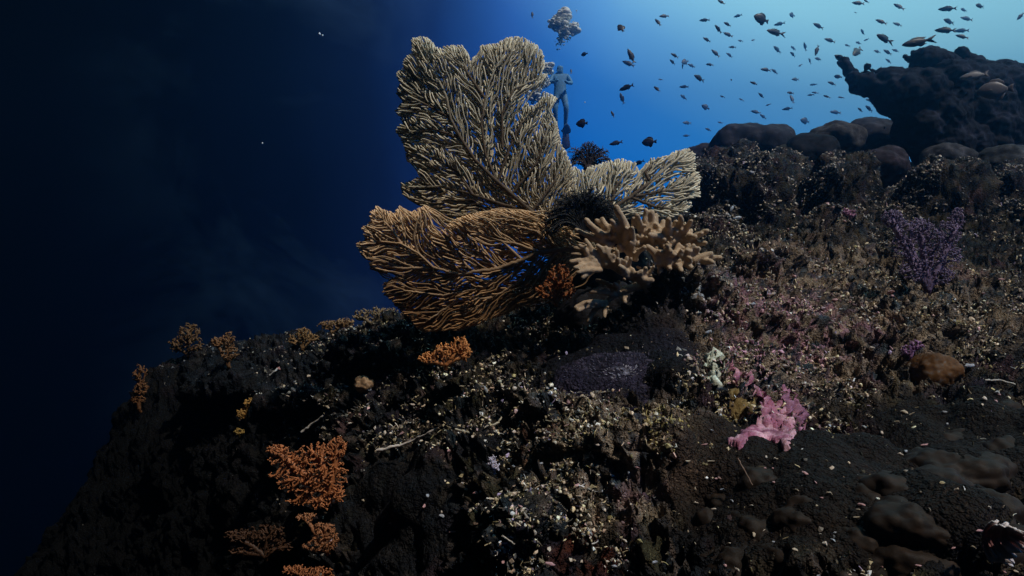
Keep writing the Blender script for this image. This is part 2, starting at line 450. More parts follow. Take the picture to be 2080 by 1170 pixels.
# crust colours, then shade and distance haze painted into them
def mixc(C, c, m):
    return C * (1 - m[:, None]) + np.asarray(c)[None] * m[:, None]
C = np.tile(np.array([.026, .027, .032]), (len(P0), 1))
k1 = fbm(P1, 13, 3, 101); k2 = fbm(P1, 21, 3, 102); k3 = fbm(P1, 8, 3, 103); k4 = perlin(P1, 70, 104); k5 = fbm(P1, 35, 2, 105)
C = mixc(C, (.16, .12, .080), sstep(.02, .45, k1 + .6 * k4))
C = mixc(C, (.10, .085, .035), sstep(.15, .5, k2 + .3 * k4) * .8)
C = mixc(C, (.22, .16, .13), sstep(.25, .6, k5 + .4 * k4))
C = mixc(C, (.18, .085, .11), sstep(.32, .6, k3 + .25 * k4) * .55)
C = mixc(C, (.07, .045, .09), sstep(.38, .65, -k3 + .25 * k4) * .5)
C = mixc(C, (.045, .07, .085), sstep(.25, .6, -k2 + .2 * k4) * .7)
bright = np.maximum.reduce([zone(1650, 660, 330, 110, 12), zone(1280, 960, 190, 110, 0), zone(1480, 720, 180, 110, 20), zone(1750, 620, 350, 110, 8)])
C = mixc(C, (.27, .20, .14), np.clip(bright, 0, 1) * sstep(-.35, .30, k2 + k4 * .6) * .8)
pk = zone(1600, 650, 200, 80, 15) * sstep(-.05, .35, k5 + .3 * k4); C = mixc(C, (.30, .13, .19), pk * .6)
wh = zone(1390, 590, 90, 45, -10); C = mixc(C, (.30, .32, .34), wh * sstep(-.3, .3, k5 + .5 * k4) * .6)
drk = np.maximum.reduce([zone(820, 1050, 130, 140), zone(400, 950, 220, 200), zone(1320, 650, 80, 60), zone(700, 820, 160, 60) * .15])  # faces turned from the sun, their shade painted dark
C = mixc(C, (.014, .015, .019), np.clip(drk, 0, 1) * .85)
C = mixc(C, (.020, .012, .010), zone(1210, 1140, 80, 60) * .4)
C = mixc(C, (.16, .035, .012), zone(1205, 1135, 70, 50) * sstep(-.1, .3, k5) * .8)
C = mixc(C, (.16, .05, .02), zone(1110, 945, 50, 40) * sstep(-.1, .3, k5) * .8)
C = mixc(C, (.024, .0135, .008), smooth * .97 * (D0 < 1.9) * (U0 > 1330))
C = mixc(C, (.010, .008, .014), zone(1260, 770, 165, 105))
C = mixc(C, (.020, .030, .045), zone(560, 740, 220, 80) * .7)  # bluish tone paints haze onto the far left rock
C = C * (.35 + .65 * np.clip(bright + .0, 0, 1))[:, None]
C = C * (.25 + .75 * sstep(150, 620, U0 + .8 * (800 - V0)))[:, None]  # dim left end of the slope, painted as darker rock
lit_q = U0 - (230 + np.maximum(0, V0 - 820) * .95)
C = C * (.10 + .90 * sstep(-60, 140, lit_q))[:, None]  # painted fade to black where the slope leaves the light
idx = np.arange(NA * NR).reshape(NR, NA)
Q = np.stack([idx[:-1, :-1], idx[:-1, 1:], idx[1:, 1:], idx[1:, :-1]], -1).reshape(-1, 4)
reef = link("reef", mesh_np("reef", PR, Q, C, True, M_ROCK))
tag(reef, kind='structure')

import bmesh
# front-most reef point under a photo pixel
order = np.lexsort((DR,))
CELL = 6
ku = np.clip(((UR + 600) / CELL).astype(int), 0, 560); kv = np.clip(((VR + 600) / CELL).astype(int), 0, 460)
ZB = np.full((561, 461), -1, dtype=int)
rev = order[::-1]
ZB[ku[rev], kv[rev]] = rev
def surf(px, py):
    a, b = int((px + 600) / CELL), int((py + 600) / CELL)
    for r in range(0, 30):
        sub = ZB[max(a - r, 0):a + r + 1, max(b - r, 0):b + r + 1]; k = sub[sub >= 0]
        if len(k):
            k = k[np.argmin(DR[k])]
            return PR[k].copy(), REEF_N[k].copy(), float(DR[k])
    p = at(px, py, 2.0)
    return p, np.array([0, 0, 1.]), 2.0
vis = np.zeros(len(PR), bool)
zmin = np.full((561, 461), 1e9); np.minimum.at(zmin, (ku, kv), DR)
vis = (DR < zmin[ku, kv] + .10 + .04 * DR) & (UR > -60) & (UR < 2140) & (VR < 1230)

# ------------------------------------------------------------------ fine growth on the slope (stuff)
PALETTE = np.array([[.50, .38, .27], [.42, .33, .20], [.34, .27, .15], [.56, .47, .38], [.50, .30, .30], [.36, .35, .34], [.30, .24, .36], [.62, .58, .50], [.24, .20, .09], [.20, .13, .09]])
PW = np.array([.26, .20, .14, .12, .04, .07, .015, .06, .08, .06]); PW /= PW.sum()
vi = np.nonzero(vis)[0]
dens_n = fbm(PR[vi], 5.5, 2, 201) + .5 * perlin(PR[vi], 16, 202)
Uv, Vv = UR[vi], VR[vi]
dens = sstep(-.12, .45, dens_n) * (1 - .985 * np.clip(smooth[vi], 0, 1)) + .008
area_b = np.maximum.reduce([np.exp(-((Uv - 1650) / 420) ** 2 - ((Vv - 660) / 170) ** 2), np.exp(-((Uv - 1260) / 230) ** 2 - ((Vv - 980) / 150) ** 2),
                            np.exp(-((Uv - 1050) / 90) ** 2 - ((Vv - 1120) / 90) ** 2), np.exp(-((Uv - 1480) / 200) ** 2 - ((Vv - 700) / 180) ** 2), .9 * np.exp(-((Uv - 1700) / 300) ** 2 - ((Vv - 410) / 90) ** 2), .9 * np.exp(-((Uv - 800) / 240) ** 2 - ((Vv - 810) / 75) ** 2)])
dens *= .30 + .9 * area_b
dens *= np.where(Uv < 560, .4, 1)
dens *= np.where((Uv > 690) & (Uv < 960) & (Vv > 920), .12, 1)
dens *= 1 - .9 * np.clip(drk[vi], 0, 1)
dens *= DR[vi] ** .5
nrm_v = REEF_N[vi]
dens *= .25 + .75 * sstep(-.3, .5, nrm_v[:, 2])
dens *= .05 + .95 * sstep(-40, 140, lit_q[vi])
def pick(n):
    return RNG.choice(vi, n, replace=True, p=dens / dens.sum())
def frame_from(n):
    r = RNG.normal(size=n.shape); a = np.cross(n, r); a /= np.linalg.norm(a, axis=1, keepdims=True)
    return a, np.cross(n, a)
def colors(k, ids, lift=1.0):
    c = PALETTE[RNG.choice(len(PALETTE), k, p=PW)] * (.16 + 2.2 * RNG.random((k, 1)) ** 2.4) * lift * (1 - .75 * sstep(620, 150, UR[ids] + .8 * (800 - VR[ids])))[:, None]  # tone drops leftwards to paint in the weaker light
    u, v = UR[ids], VR[ids]
    pkm = np.exp(-((u - 1560) / 170) ** 2 - ((v - 680) / 90) ** 2) * (RNG.random(k) < .45)
    c = c * (1 - pkm[:, None]) + np.array([.55, .27, .36]) * pkm[:, None]
    wm = np.exp(-((u - 1390) / 90) ** 2 - ((v - 590) / 45) ** 2) * .85
    c = c * (1 - wm[:, None]) + np.array([.42, .47, .50]) * wm[:, None] * RNG.uniform(.5, 1.2, (k, 1))
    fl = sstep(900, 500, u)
    c = c * (1 - .6 * fl[:, None]) + np.array([.07, .085, .10]) * .8 * fl[:, None]  # dull blue mixed in on the left as painted haze
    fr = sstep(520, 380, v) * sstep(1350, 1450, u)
    c = c * (1 - .35 * fr[:, None]) + np.array([.24, .25, .30]) * .35 * fr[:, None]  # pale blue-grey paints highlights on the far mounds
    ol = np.exp(-((u - 1400) / 150) ** 2 - ((v - 860) / 70) ** 2) * (RNG.random(k) < .5)
    c = c * (1 - ol[:, None]) + np.array([.42, .33, .12]) * ol[:, None]
    return np.clip(c, 0.01, .85)
def growth_twigs(name, n, smin, smax, seg=4, sides=4, curl=1.2, thick=.16):
    ids = pick(n); base = PR[ids]; nn_ = REEF_N[ids] + RNG.normal(scale=.75, size=(n, 3)); nn_ /= np.linalg.norm(nn_, axis=1, keepdims=True)
    a, b = frame_from(nn_)
    ln = (smin + (smax - smin) * RNG.random(n) ** 2.2) * (0.7 + .25 * DR[ids]); P = [base - nn_ * ln[:, None] * .1]
    d = nn_.copy(); 
    turn = RNG.normal(scale=curl, size=n)
    for k in range(seg):
        d = d + a * (turn / seg)[:, None] + RNG.normal(scale=.22, size=(n, 3)); d /= np.linalg.norm(d, axis=1, keepdims=True)
        P.append(P[-1] + d * (ln / seg)[:, None])
    P = np.stack(P, 1)                                  # n, seg+1, 3
    R = ln[:, None] * thick * np.linspace(1, .55, seg + 1)[None] * RNG.uniform(.6, 1.3, (n, 1))
    T = np.gradient(P, axis=1); T /= (np.linalg.norm(T, axis=2, keepdims=True) + 1e-9)
    A = np.cross(T, b[:, None]); A /= (np.linalg.norm(A, axis=2, keepdims=True) + 1e-9); B = np.cross(T, A)
    an = np.arange(sides) * 2 * math.pi / sides
    V = P[:, :, None] + R[:, :, None, None] * (A[:, :, None] * np.cos(an)[None, None, :, None] + B[:, :, None] * np.sin(an)[None, None, :, None])
    npv = (seg + 1) * sides
    V = V.reshape(n, npv, 3)
    i0 = np.arange(npv).reshape(seg + 1, sides); q = np.stack([i0[:-1], np.roll(i0[:-1], -1, 1), np.roll(i0[1:], -1, 1), i0[1:]], -1).reshape(-1, 4)
    
    Qs = (q[None] + (np.arange(n) * npv)[:, None, None]).reshape(-1, 4)
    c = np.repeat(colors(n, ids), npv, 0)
    return tag(link(name, mesh_np(name, V.reshape(-1, 3), Qs, c, True, M_BITS)), kind='stuff')
def growth_flakes(name, n, smin, smax):
    ids = pick(n); base = PR[ids]; nn_ = REEF_N[ids] + RNG.normal(scale=.5, size=(n, 3)); nn_ /= np.linalg.norm(nn_, axis=1, keepdims=True)
    a, b = frame_from(nn_); s = (smin + (smax - smin) * RNG.random(n) ** 3) * (0.7 + .25 * DR[ids])
    K = 5; ang = np.arange(K) * 2 * math.pi / K
    rr = RNG.uniform(.45, 1.15, (n, K)); el_ = RNG.uniform(.45, 1, (n, 1))
    h = RNG.normal(scale=.28, size=(n, K))
    ring = base[:, None] + s[:, None, None] * (a[:, None] * (rr * np.cos(ang))[:, :, None] + b[:, None] * (rr * el_ * np.sin(ang))[:, :, None] + nn_[:, None] * (h * .6 + .15)[:, :, None])
    low = ring - nn_[:, None] * (s * .35)[:, None, None]
    cen = base + nn_ * (s * RNG.uniform(.2, .85, n))[:, None]
    V = np.concatenate([ring, low, cen[:, None]], 1); npv = 2 * K + 1
    i = np.arange(K); j = (i + 1) % K
    q = np.stack([i + K, j + K, j, i], -1); t = np.stack([i, j, np.full(K, 2 * K)], -1)
    off = (np.arange(n) * npv)[:, None, None]
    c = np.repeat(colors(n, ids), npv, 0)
    return tag(link(name, mesh_np(name, V.reshape(-1, 3), [(q[None] + off).reshape(-1, 4), (t[None] + off).reshape(-1, 3)], c, False, M_BITS)), kind='stuff')
def growth_knobs(name, n, smin, smax):
    ids = pick(n); base = PR[ids]; s = RNG.uniform(smin, smax, n) * (0.7 + .25 * DR[ids])
    V0_, T0_ = ICO1
    sh = RNG.uniform(.6, 1.3, (n, 1, 3)); V = base[:, None] + V0_[None] * sh * s[:, None, None] * (1 + .25 * RNG.normal(size=(n, len(V0_), 1)))
    T = (T0_[None] + (np.arange(n) * len(V0_))[:, None, None]).reshape(-1, 3)
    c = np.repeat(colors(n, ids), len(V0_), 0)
    return tag(link(name, mesh_np(name, V.reshape(-1, 3), T, c, True, M_BITS)), kind='stuff')
growth_twigs("algae_tufts", 26000, .004, .014, seg=3, sides=3, curl=2.6, thick=.13)
growth_flakes("coral_crust", 42000, .0013, .0080)
growth_knobs("coral_gravel", 10000, .0010, .0040)

# larger pieces one can pick out: parts of the reef
def rubble_meshes():
    ms = []
    for k in range(10):
        V, T = ICO2; V = V.copy()
        V *= np.array([1, random.uniform(.35, .8), random.uniform(.3, .6)])
        V += .45 * np.stack([perlin(V + 5 * k, 1.6, 300 + k + j) for j in range(3)], -1)
        V[:, 2] += .4 * (V[:, 0] ** 2) * random.choice((-1, 1)) * .6
        c = np.array([(.55, .44, .34), (.45, .36, .26), (.60, .50, .42), (.50, .28, .28), (.33, .34, .38)][k % 5])
        ms.append(mesh_np("coral_fragment", V, T, np.tile(c, (len(V), 1)), True, M_BITS))
    return ms
RM = rubble_meshes()
frag = 0
FR_ZONES = [((1400, 2060, 900, 1170), 70), ((960, 1360, 880, 1160), 60), ((640, 1000, 780, 1100), 45), ((1400, 2060, 560, 880), 45), ((500, 900, 740, 900), 18), ((1400, 1900, 340, 560), 20)]
for (x0, x1, y0, y1), n in FR_ZONES:
    for k in range(n):
        p, nr, d = surf(random.uniform(x0, x1), random.uniform(y0, y1))
        o = link("coral_fragment", random.choice(RM), reef)
        s = random.uniform(3.0, 7.5) / F * d
        o.location = p + nr * s * .35
        o.scale = (s * random.uniform(.8, 1.6), s, s * random.uniform(.6, 1))
        q = Vector(nr).to_track_quat('Z', 'Y').to_euler()
        o.rotation_euler = (q.x + random.uniform(-.4, .4), q.y + random.uniform(-.4, .4), random.uniform(0, 6.28))

# ------------------------------------------------------------------ space colonisation: how the fans and soft corals branch
def in_poly(pts, poly):
    x, y = pts[:, 0], pts[:, 1]; ins = np.zeros(len(pts), bool); j = len(poly) - 1
    for i in range(len(poly)):
        xi, yi = poly[i]; xj, yj = poly[j]
        c = ((yi > y) != (yj > y)) & (x < (xj - xi) * (y - yi) / (yj - yi + 1e-12) + xi)
        ins ^= c; j = i
    return ins
def colonise(seed_pts, seed_par, attr, step, kill, infl, rng, maxit=260, jit=.18, inertia=.35, stem_dir=0, fresh=0):
    P = [np.array(p, float) for p in seed_pts]; par = list(seed_par); dr = [None] * len(P)
    PA = np.array(P); A = attr.copy(); alive = np.ones(len(A), bool)
    D = np.full(len(A), 1e9); NI = np.zeros(len(A), int)
    def upd(start):
        new = PA[start:]
        if not len(new): return
        ia = np.nonzero(alive)[0]
        for c0 in range(0, len(new), 400):
            d = np.linalg.norm(A[ia][:, None] - new[None, c0:c0 + 400], axis=2); k = d.argmin(1); dm = d[np.arange(len(ia)), k]
            bt = dm < D[ia]; D[ia[bt]] = dm[bt]; NI[ia[bt]] = k[bt] + start + c0
    upd(0); alive &= D > kill
    dim = PA.shape[1]; DIR = [np.zeros(dim) for _ in P]; nch = [0] * len(P)
    if stem_dir:
        for i, p in enumerate(par):
            if p >= 0:
                t = PA[i] - PA[p]; DIR[i] = stem_dir * t / (np.linalg.norm(t) + 1e-9)
    for it in range(maxit):
        ia = np.nonzero(alive & (D < infl))[0]
        if not len(ia):
            ia = np.nonzero(alive)[0]
            if not len(ia): break
            ia = ia[D[ia] < infl * 1.8]
            if not len(ia): break
        v = A[ia] - PA[NI[ia]]; v /= (np.linalg.norm(v, axis=1, keepdims=True) + 1e-9)
        S_ = np.zeros_like(PA); np.add.at(S_, NI[ia], v)
        act = np.unique(NI[ia]); start = len(PA); newp = []
        for a in act:
            if nch[a] > (1 if fresh else 2): continue
            d = S_[a]; l = np.linalg.norm(d)
            if l < 1e-6: continue
            d = d / l + inertia * DIR[a] + rng.normal(scale=jit, size=dim); d /= np.linalg.norm(d)
            newp.append(PA[a] + d * step); par.append(a); DIR.append(d); nch[a] += 1; nch.append(0)
        if not newp: break
        PA = np.vstack([PA, newp]); upd(start); alive &= D > kill
        if len(PA) > 14000: break
    return PA, np.array(par)
def chains(par):
    n = len(par); kids = [[] for _ in range(n)]
    for i, p in enumerate(par):
        if p >= 0: kids[p].append(i)
    res = []
    st = [(i, None) for i in range(n) if par[i] < 0]
    # longest-descendant child continues the chain
    depth = np.zeros(n, int)
    for i in range(n - 1, -1, -1):
        if par[i] >= 0: depth[par[i]] = max(depth[par[i]], depth[i] + 1)
    stack = [([], i) for i in range(n) if par[i] < 0]
    while stack:
        ch, i = stack.pop(); ch = list(ch); ch.append(i)
        while kids[i]:
            k = sorted(kids[i], key=lambda a: -depth[a])
            for o in k[1:]: stack.append(([i], o))
            i = k[0]; ch.append(i)
        if len(ch) > 1: res.append(ch)
    return res, kids
def pipe_radius(par, r0, e, cap):
    n = len(par); s = np.zeros(n)
    for i in range(n - 1, -1, -1):
        if s[i] == 0: s[i] = r0 ** e
        if par[i] >= 0: s[par[i]] += s[i]
    return np.minimum(s ** (1 / e), cap)
def resample(pts, step):
    out_ = [np.array(pts[0], float)]
    for a, b in zip(pts[:-1], pts[1:]):
        a = np.array(a, float); b = np.array(b, float); k = max(1, int(round(np.linalg.norm(b - a) / step)))
        for j in range(1, k + 1): out_.append(a + (b - a) * j / k)
    return out_
def seeds_from(stems, step):
    pts, par, sec = [], [], []
    for si, st in enumerate(stems):
        rs = resample(st, step)
        if pts:
            dd = [np.linalg.norm(q - rs[0]) for q in pts]; p = int(np.argmin(dd))
        else: p = -1
        for k, q in enumerate(rs):
            pts.append(q + (random.uniform(-1, 1) * .25 * step)); par.append(p); p = len(pts) - 1; sec.append((si, k // 14))
    return pts, par, sec

def sea_fan(label, poly, stems, depth_fn, tip_c, stem_c, base_px, r0=1.42, spacing=4.6, layers=2, seed=1, gap=.03, holes=(), e=2.55, cap=5.6, extra_c=None, root_len=True, group=None):
    rng = np.random.default_rng(seed)
    d0 = depth_fn(*base_px); root = thing("sea_fan", at(base_px[0], base_px[1], d0), label, "sea fan", group)
    poly = np.array(poly, float)
    accs = {}; stem_acc = Acc()
    x0, y0 = poly.min(0); x1, y1 = poly.max(0)
    base = np.array(stems[0][0], float)
    sp0, spar0, sec = seeds_from(stems, 3.5)
    SPa = np.array(sp0); tan = np.zeros_like(SPa)
    for i, p in enumerate(spar0):
        if p >= 0: t = SPa[i] - SPa[p]; tan[i] = t / (np.linalg.norm(t) + 1e-9)
    for _ in range(4): tan[1:-1] = (tan[:-2] + 2 * tan[1:-1] + tan[2:]) / 4
    tan /= (np.linalg.norm(tan, axis=1, keepdims=True) + 1e-9)
    lens = {}
    for i, (si, kk) in enumerate(sec): lens.setdefault(si, []).append(i)
    RS = np.zeros(len(SPa))
    for si, ids in lens.items(): RS[ids] = np.linspace(cap if si == 0 else cap * .62, r0 * 1.15, len(ids))
    tipness = np.zeros(len(SPa))
    for si, ids in lens.items(): tipness[ids] = np.linspace(0, 1, len(ids))
    # flow field on a coarse grid
    gs = 6; nxg, nyg = int((x1 - x0) / gs) + 14, int((y1 - y0) / gs) + 14
    gxx, gyy = np.meshgrid(x0 - 36 + np.arange(nxg) * gs, y0 - 36 + np.arange(nyg) * gs, indexing='ij')
    Gp = np.stack([gxx.ravel(), gyy.ravel()], 1)
    dd_ = np.linalg.norm(Gp[:, None] - SPa[None], axis=2)
    wgt = 1 / (dd_ + 6) ** 2.2; tf = (wgt[:, :, None] * tan[None]).sum(1); tf /= (np.linalg.norm(tf, axis=1, keepdims=True) + 1e-9)
    j = dd_.argmin(1); aw = Gp - SPa[j]; awn = aw / (np.linalg.norm(aw, axis=1, keepdims=True) + 3)
    rad_ = Gp - base; rad_ /= (np.linalg.norm(rad_, axis=1, keepdims=True) + 1e-9)
    fl = tf * 1.0 + awn * (.75 - .35 * tipness[j])[:, None] + rad_ * .35
    ang_ = (.38 * perlin(np.stack([Gp[:, 0], Gp[:, 1], np.full(len(Gp), seed * 3.3)], 1), .030, seed) * 2 + .25 * perlin(np.stack([Gp[:, 0], Gp[:, 1], np.full(len(Gp), seed * 3.3)], 1), .08, seed + 4) * 2)
    ca2, sa2 = np.cos(ang_), np.sin(ang_); fl = np.stack([fl[:, 0] * ca2 - fl[:, 1] * sa2, fl[:, 0] * sa2 + fl[:, 1] * ca2], 1)
    fl /= (np.linalg.norm(fl, axis=1, keepdims=True) + 1e-9); fl = fl.reshape(nxg, nyg, 2).tolist()
    def flow(x, y):
        i = min(max(int((x - x0 + 36) / gs), 0), nxg - 1); k = min(max(int((y - y0 + 36) / gs), 0), nyg - 1)
        return fl[i][k]
    for ly in range(layers):
        grid = {}; rl = (0, .13, -.13, .22, -.2, .08, -.28, .3)[ly % 8]; rc_, rs_ = math.cos(rl), math.sin(rl)
        pts_x, pts_y, own_, dps = [], [], [], []
        def put(x, y, o, dp):
            pts_x.append(x); pts_y.append(y); own_.append(o); dps.append(dp)
            grid.setdefault((int(x // 8), int(y // 8)), []).append(len(pts_x) - 1)
        for i, q in enumerate(SPa):
            put(q[0] + ly * 4, q[1] + ly * 3, i, depth_fn(q[0], q[1]) + ly * gap)
        def near(x, y, lim, dx=0, dy=0, skip=None):
            cx, cy_ = int(x // 8), int(y // 8); bd, bi = lim * lim, -1; R_ = 1 if lim <= 8 else 2
            for a in range(cx - R_, cx + R_ + 1):
                for b in range(cy_ - R_, cy_ + R_ + 1):
                    for k in grid.get((a, b), ()):
                        ex, ey = pts_x[k] - x, pts_y[k] - y; d2 = ex * ex + ey * ey
                        if d2 < bd and (dx == 0 and dy == 0 or ex * dx + ey * dy > .2 * math.sqrt(d2)): bd, bi = d2, k
            return math.sqrt(bd), bi
        n_s = int((x1 - x0) * (y1 - y0) / 14); sd = np.stack([rng.uniform(x0, x1, n_s), rng.uniform(y0, y1, n_s)], 1); sd = sd[in_poly(sd, poly)]
        for (hx, hy, hr) in holes: sd = sd[((sd - [hx, hy]) ** 2).sum(1) > hr * hr]
        # tips at the outline first, then inwards
        ed = np.min(np.linalg.norm(sd[:, None] - np.array(resample(list(poly) + [poly[0]], 6))[None], axis=2), axis=1)
        key_ = ed + rng.uniform(0, 26, len(sd)); sd = sd[np.argsort(key_)]
        for (sx_, sy_) in sd.tolist():
            d_, _ = near(sx_, sy_, spacing)
            if _ >= 0: continue
            x, y = sx_, sy_; path = [(x, y)]; hit = -1; vx = vy = 0
            for st_ in range(150):
                f_ = flow(x, y); dx, dy = -(f_[0] * rc_ - f_[1] * rs_), -(f_[0] * rs_ + f_[1] * rc_)
                d_, k = near(x, y, spacing * 1.25, dx, dy)
                if k >= 0:
                    if d_ < 3.2: hit = k; break
                    w_ = .30 + .9 * (1 - d_ / (spacing * 1.25)) if st_ > 3 else .1
                    dx += w_ * (pts_x[k] - x) / d_; dy += w_ * (pts_y[k] - y) / d_
                dx += .9 * vx; dy += .9 * vy
                l_ = math.hypot(dx, dy) + 1e-9; vx, vy = dx / l_, dy / l_
                x += vx * 3; y += vy * 3; path.append((x, y))
            if len(path) < 4: continue
            if hit < 0 and (path[-1][0] - base[0]) ** 2 + (path[-1][1] - base[1]) ** 2 < 90 ** 2: hit = 0
            if hit >= 0: path.append((pts_x[hit], pts_y[hit]))
            elif len(path) > 60: continue
            path = path[::-1]; P = np.array(path)
            dp_t = depth_fn(P[-1, 0], P[-1, 1]) + ly * gap + rng.normal() * .006 + .012 * math.sin(P[-1, 0] * .03 + seed) - .006 * (len(P) > 12)
            dp0 = dps[hit] if hit >= 0 else dp_t
            dep = dp0 + (dp_t - dp0) * sstep(0, 1, np.linspace(0, 1, len(P)))
            o_ = own_[hit] if hit >= 0 else 0
            for (qx, qy), dq in zip(path[1:], dep[1:]): put(qx, qy, o_, float(dq))
            if len(P) > 5:
                kq = sorted(set(range(0, len(P), 2)) | {len(P) - 1, len(P) - 2}); P, dep = P[kq], dep[kq]
            W = at_arr(P[:, 0], P[:, 1], dep); tt = np.linspace(0, 1, len(P))
            rr = r0 * (1.12 - .15 * tt) * rng.uniform(.88, 1.12) * dep / F
            cc = np.tile(np.array(tip_c), (len(P), 1)) * rng.uniform(.75, 1.15)
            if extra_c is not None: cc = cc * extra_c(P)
            k = np.clip((len(P) - 1 - np.arange(len(P))) / 5., 0, 1)[:, None]; cc = cc * (.78 + .75 * (1 - k))
            accs.setdefault(sec[o_], Acc()).tube(W, rr, cc, 5)
        if ly == 0:
            for si, ids in lens.items():
                q = SPa[ids]; dq = np.array([depth_fn(a, b) for a, b in q]) - .006 * (si == 0); cc = np.tile(np.array(stem_c), (len(q), 1)) * rng.uniform(.85, 1.15)
                k = sstep(.55, 1, np.linspace(0, 1, len(q)))[:, None]; cc = cc * (1 - k) + np.array(tip_c) * k
                stem_acc.tube(at_arr(q[:, 0], q[:, 1], dq), RS[ids] * dq / F, cc, 8)
    stem_acc.build("stem", M_FAN, root)
    for key in sorted(accs): accs[key].build("branch", M_FAN, root)
    return root

# ------------------------------------------------------------------ the sea fans
poly_tall = [(835, 78), (852, 74), (868, 76), (890, 98), (912, 92), (938, 92), (956, 118), (972, 112), (975, 92), (1008, 88), (1030, 76), (1060, 74), (1092, 92), (1104, 108), (1108, 130), (1088, 150),
             (1112, 150), (1098, 168), (1072, 180), (1066, 205), (1084, 215), (1108, 184), (1132, 200), (1118, 226), (1132, 250), (1140, 290), (1152, 312), (1166, 350), (1176, 400), (1170, 450), (1110, 480), (1040, 480),
             (960, 466), (890, 446), (860, 420), (838, 408), (818, 396), (812, 372), (838, 366), (850, 356), (846, 338), (826, 328), (822, 300), (812, 280), (801, 262), (818, 248), (802, 224), (818, 206), (804, 190), (812, 168), (802, 148), (818, 140), (820, 118), (836, 108)]
stems_tall = [[(1180, 470), (1120, 450), (1080, 430), (1040, 395), (1000, 360), (965, 325), (935, 280), (915, 240), (908, 200), (890, 160), (862, 120), (846, 88)],
              [(1080, 430), (1010, 372), (985, 310), (978, 250), (985, 200), (1000, 150), (1030, 100)],
              [(915, 240), (870, 215), (830, 195)], [(935, 280), (880, 262), (830, 268)], [(985, 200), (950, 150), (935, 110)],
              [(1010, 372), (1035, 300), (1060, 250), (1075, 235), (1110, 205)], [(1020, 300), (1020, 230), (1045, 180), (1090, 160)], [(1040, 395), (1090, 330), (1110, 270), (1120, 235)], [(1080, 430), (1125, 370), (1145, 320)],
              [(1080, 430), (1020, 415), (960, 395), (900, 378), (830, 380)], [(960, 395), (930, 350), (880, 320), (835, 300)]]
def d_tall(x, y): return 2.02 + .00022 * (x - 1100) * -1 * .9 + .0000012 * (x - 980) ** 2 - .00012 * (y - 430)
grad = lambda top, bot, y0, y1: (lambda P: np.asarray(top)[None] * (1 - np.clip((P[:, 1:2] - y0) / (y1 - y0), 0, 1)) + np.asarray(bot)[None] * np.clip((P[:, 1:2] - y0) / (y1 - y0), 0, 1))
FAN_GREY, FAN_STEM = (.56, .505, .375), (.09, .062, .038)
sea_fan("tall grey-olive sea fan spreading upward in front of the blue water", poly_tall, stems_tall, d_tall, FAN_GREY, FAN_STEM, (1180, 480), seed=3, layers=8, gap=.010,
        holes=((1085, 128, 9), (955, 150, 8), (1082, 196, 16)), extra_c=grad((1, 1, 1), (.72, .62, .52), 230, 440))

poly_right = [(1150, 350), (1165, 338), (1184, 346), (1200, 338), (1226, 330), (1262, 322), (1290, 330), (1300, 344), (1322, 322), (1350, 318), (1372, 306), (1398, 302), (1412, 312), (1414, 338), (1424, 362), (1420, 376), (1424, 400), (1402, 404), (1406, 420),
              (1394, 432), (1370, 440), (1330, 440), (1290, 430), (1240, 420), (1190, 430), (1150, 420)]
stems_right = [[(1200, 490), (1215, 450), (1240, 425), (1280, 400), (1320, 370), (1360, 335), (1392, 312)], [(1280, 400), (1340, 390), (1400, 380)], [(1240, 425), (1250, 380), (1275, 345)],
               [(1215, 450), (1200, 400), (1190, 355)], [(1280, 400), (1330, 420), (1385, 425)], [(1215, 450), (1170, 410), (1160, 365)], [(1320, 370), (1310, 350), (1330, 326)]]
def d_right(x, y): return 2.08 + .00030 * (x - 1200) - .0003 * (y - 430)
sea_fan("low pale sea fan spreading right behind the fingered leather coral", poly_right, stems_right, d_right, (.56, .50, .37), FAN_STEM, (1200, 495), seed=8, layers=6, gap=.013, spacing=5.3, r0=1.7, holes=((1305, 340, 10),))
# three twigs that stick out between the two fans
def d_low(x, y): return 1.955 + .00014 * (y - 440)
poly_low = [(722, 494), (742, 488), (734, 462), (748, 456), (752, 430), (764, 418), (780, 426), (800, 432), (812, 418), (830, 430), (848, 424), (864, 416), (876, 430), (872, 452), (884, 472), (902, 466), (914, 450), (940, 438), (1000, 425), (1060, 425), (1120, 440), (1160, 470),
            (1175, 520), (1150, 570), (1100, 600), (1060, 622), (1020, 640), (960, 662), (900, 674), (856, 676), (838, 660), (832, 646), (810, 630), (795, 612), (776, 596), (778, 574), (800, 566), (806, 556), (780, 550), (752, 546), (748, 528), (732, 516)]
stems_low = [[(1190, 505), (1130, 508), (1095, 513), (1060, 528), (1010, 546), (960, 552), (940, 558), (915, 553), (880, 543), (850, 515), (815, 495), (770, 490)],
             [(850, 515), (840, 480), (850, 440)], [(815, 495), (795, 465), (770, 440)], [(960, 552), (930, 520), (910, 490), (900, 475)], [(1060, 528), (1020, 490), (960, 470)], [(1010, 546), (970, 510), (930, 480)],
             [(1095, 513), (1060, 570), (1000, 605), (940, 640)], [(1060, 528), (980, 585), (900, 600), (820, 590)], [(880, 543), (820, 545), (765, 538)], [(1000, 605), (930, 610), (870, 650)], [(1130, 508), (1090, 470), (1030, 455)], [(1130, 508), (1105, 545), (1075, 590)], [(1095, 513), (1050, 495), (1000, 488)]]
sea_fan("brown sea fan spreading low to the left with one thick curved stem", poly_low, stems_low, d_low, (.50, .315, .165), (.36, .23, .13), (1190, 510), seed=14, layers=8, gap=.010, holes=((838, 556, 7),),
        extra_c=grad((1.15, 1.2, 1.25), (.62, .52, .42), 470, 620))

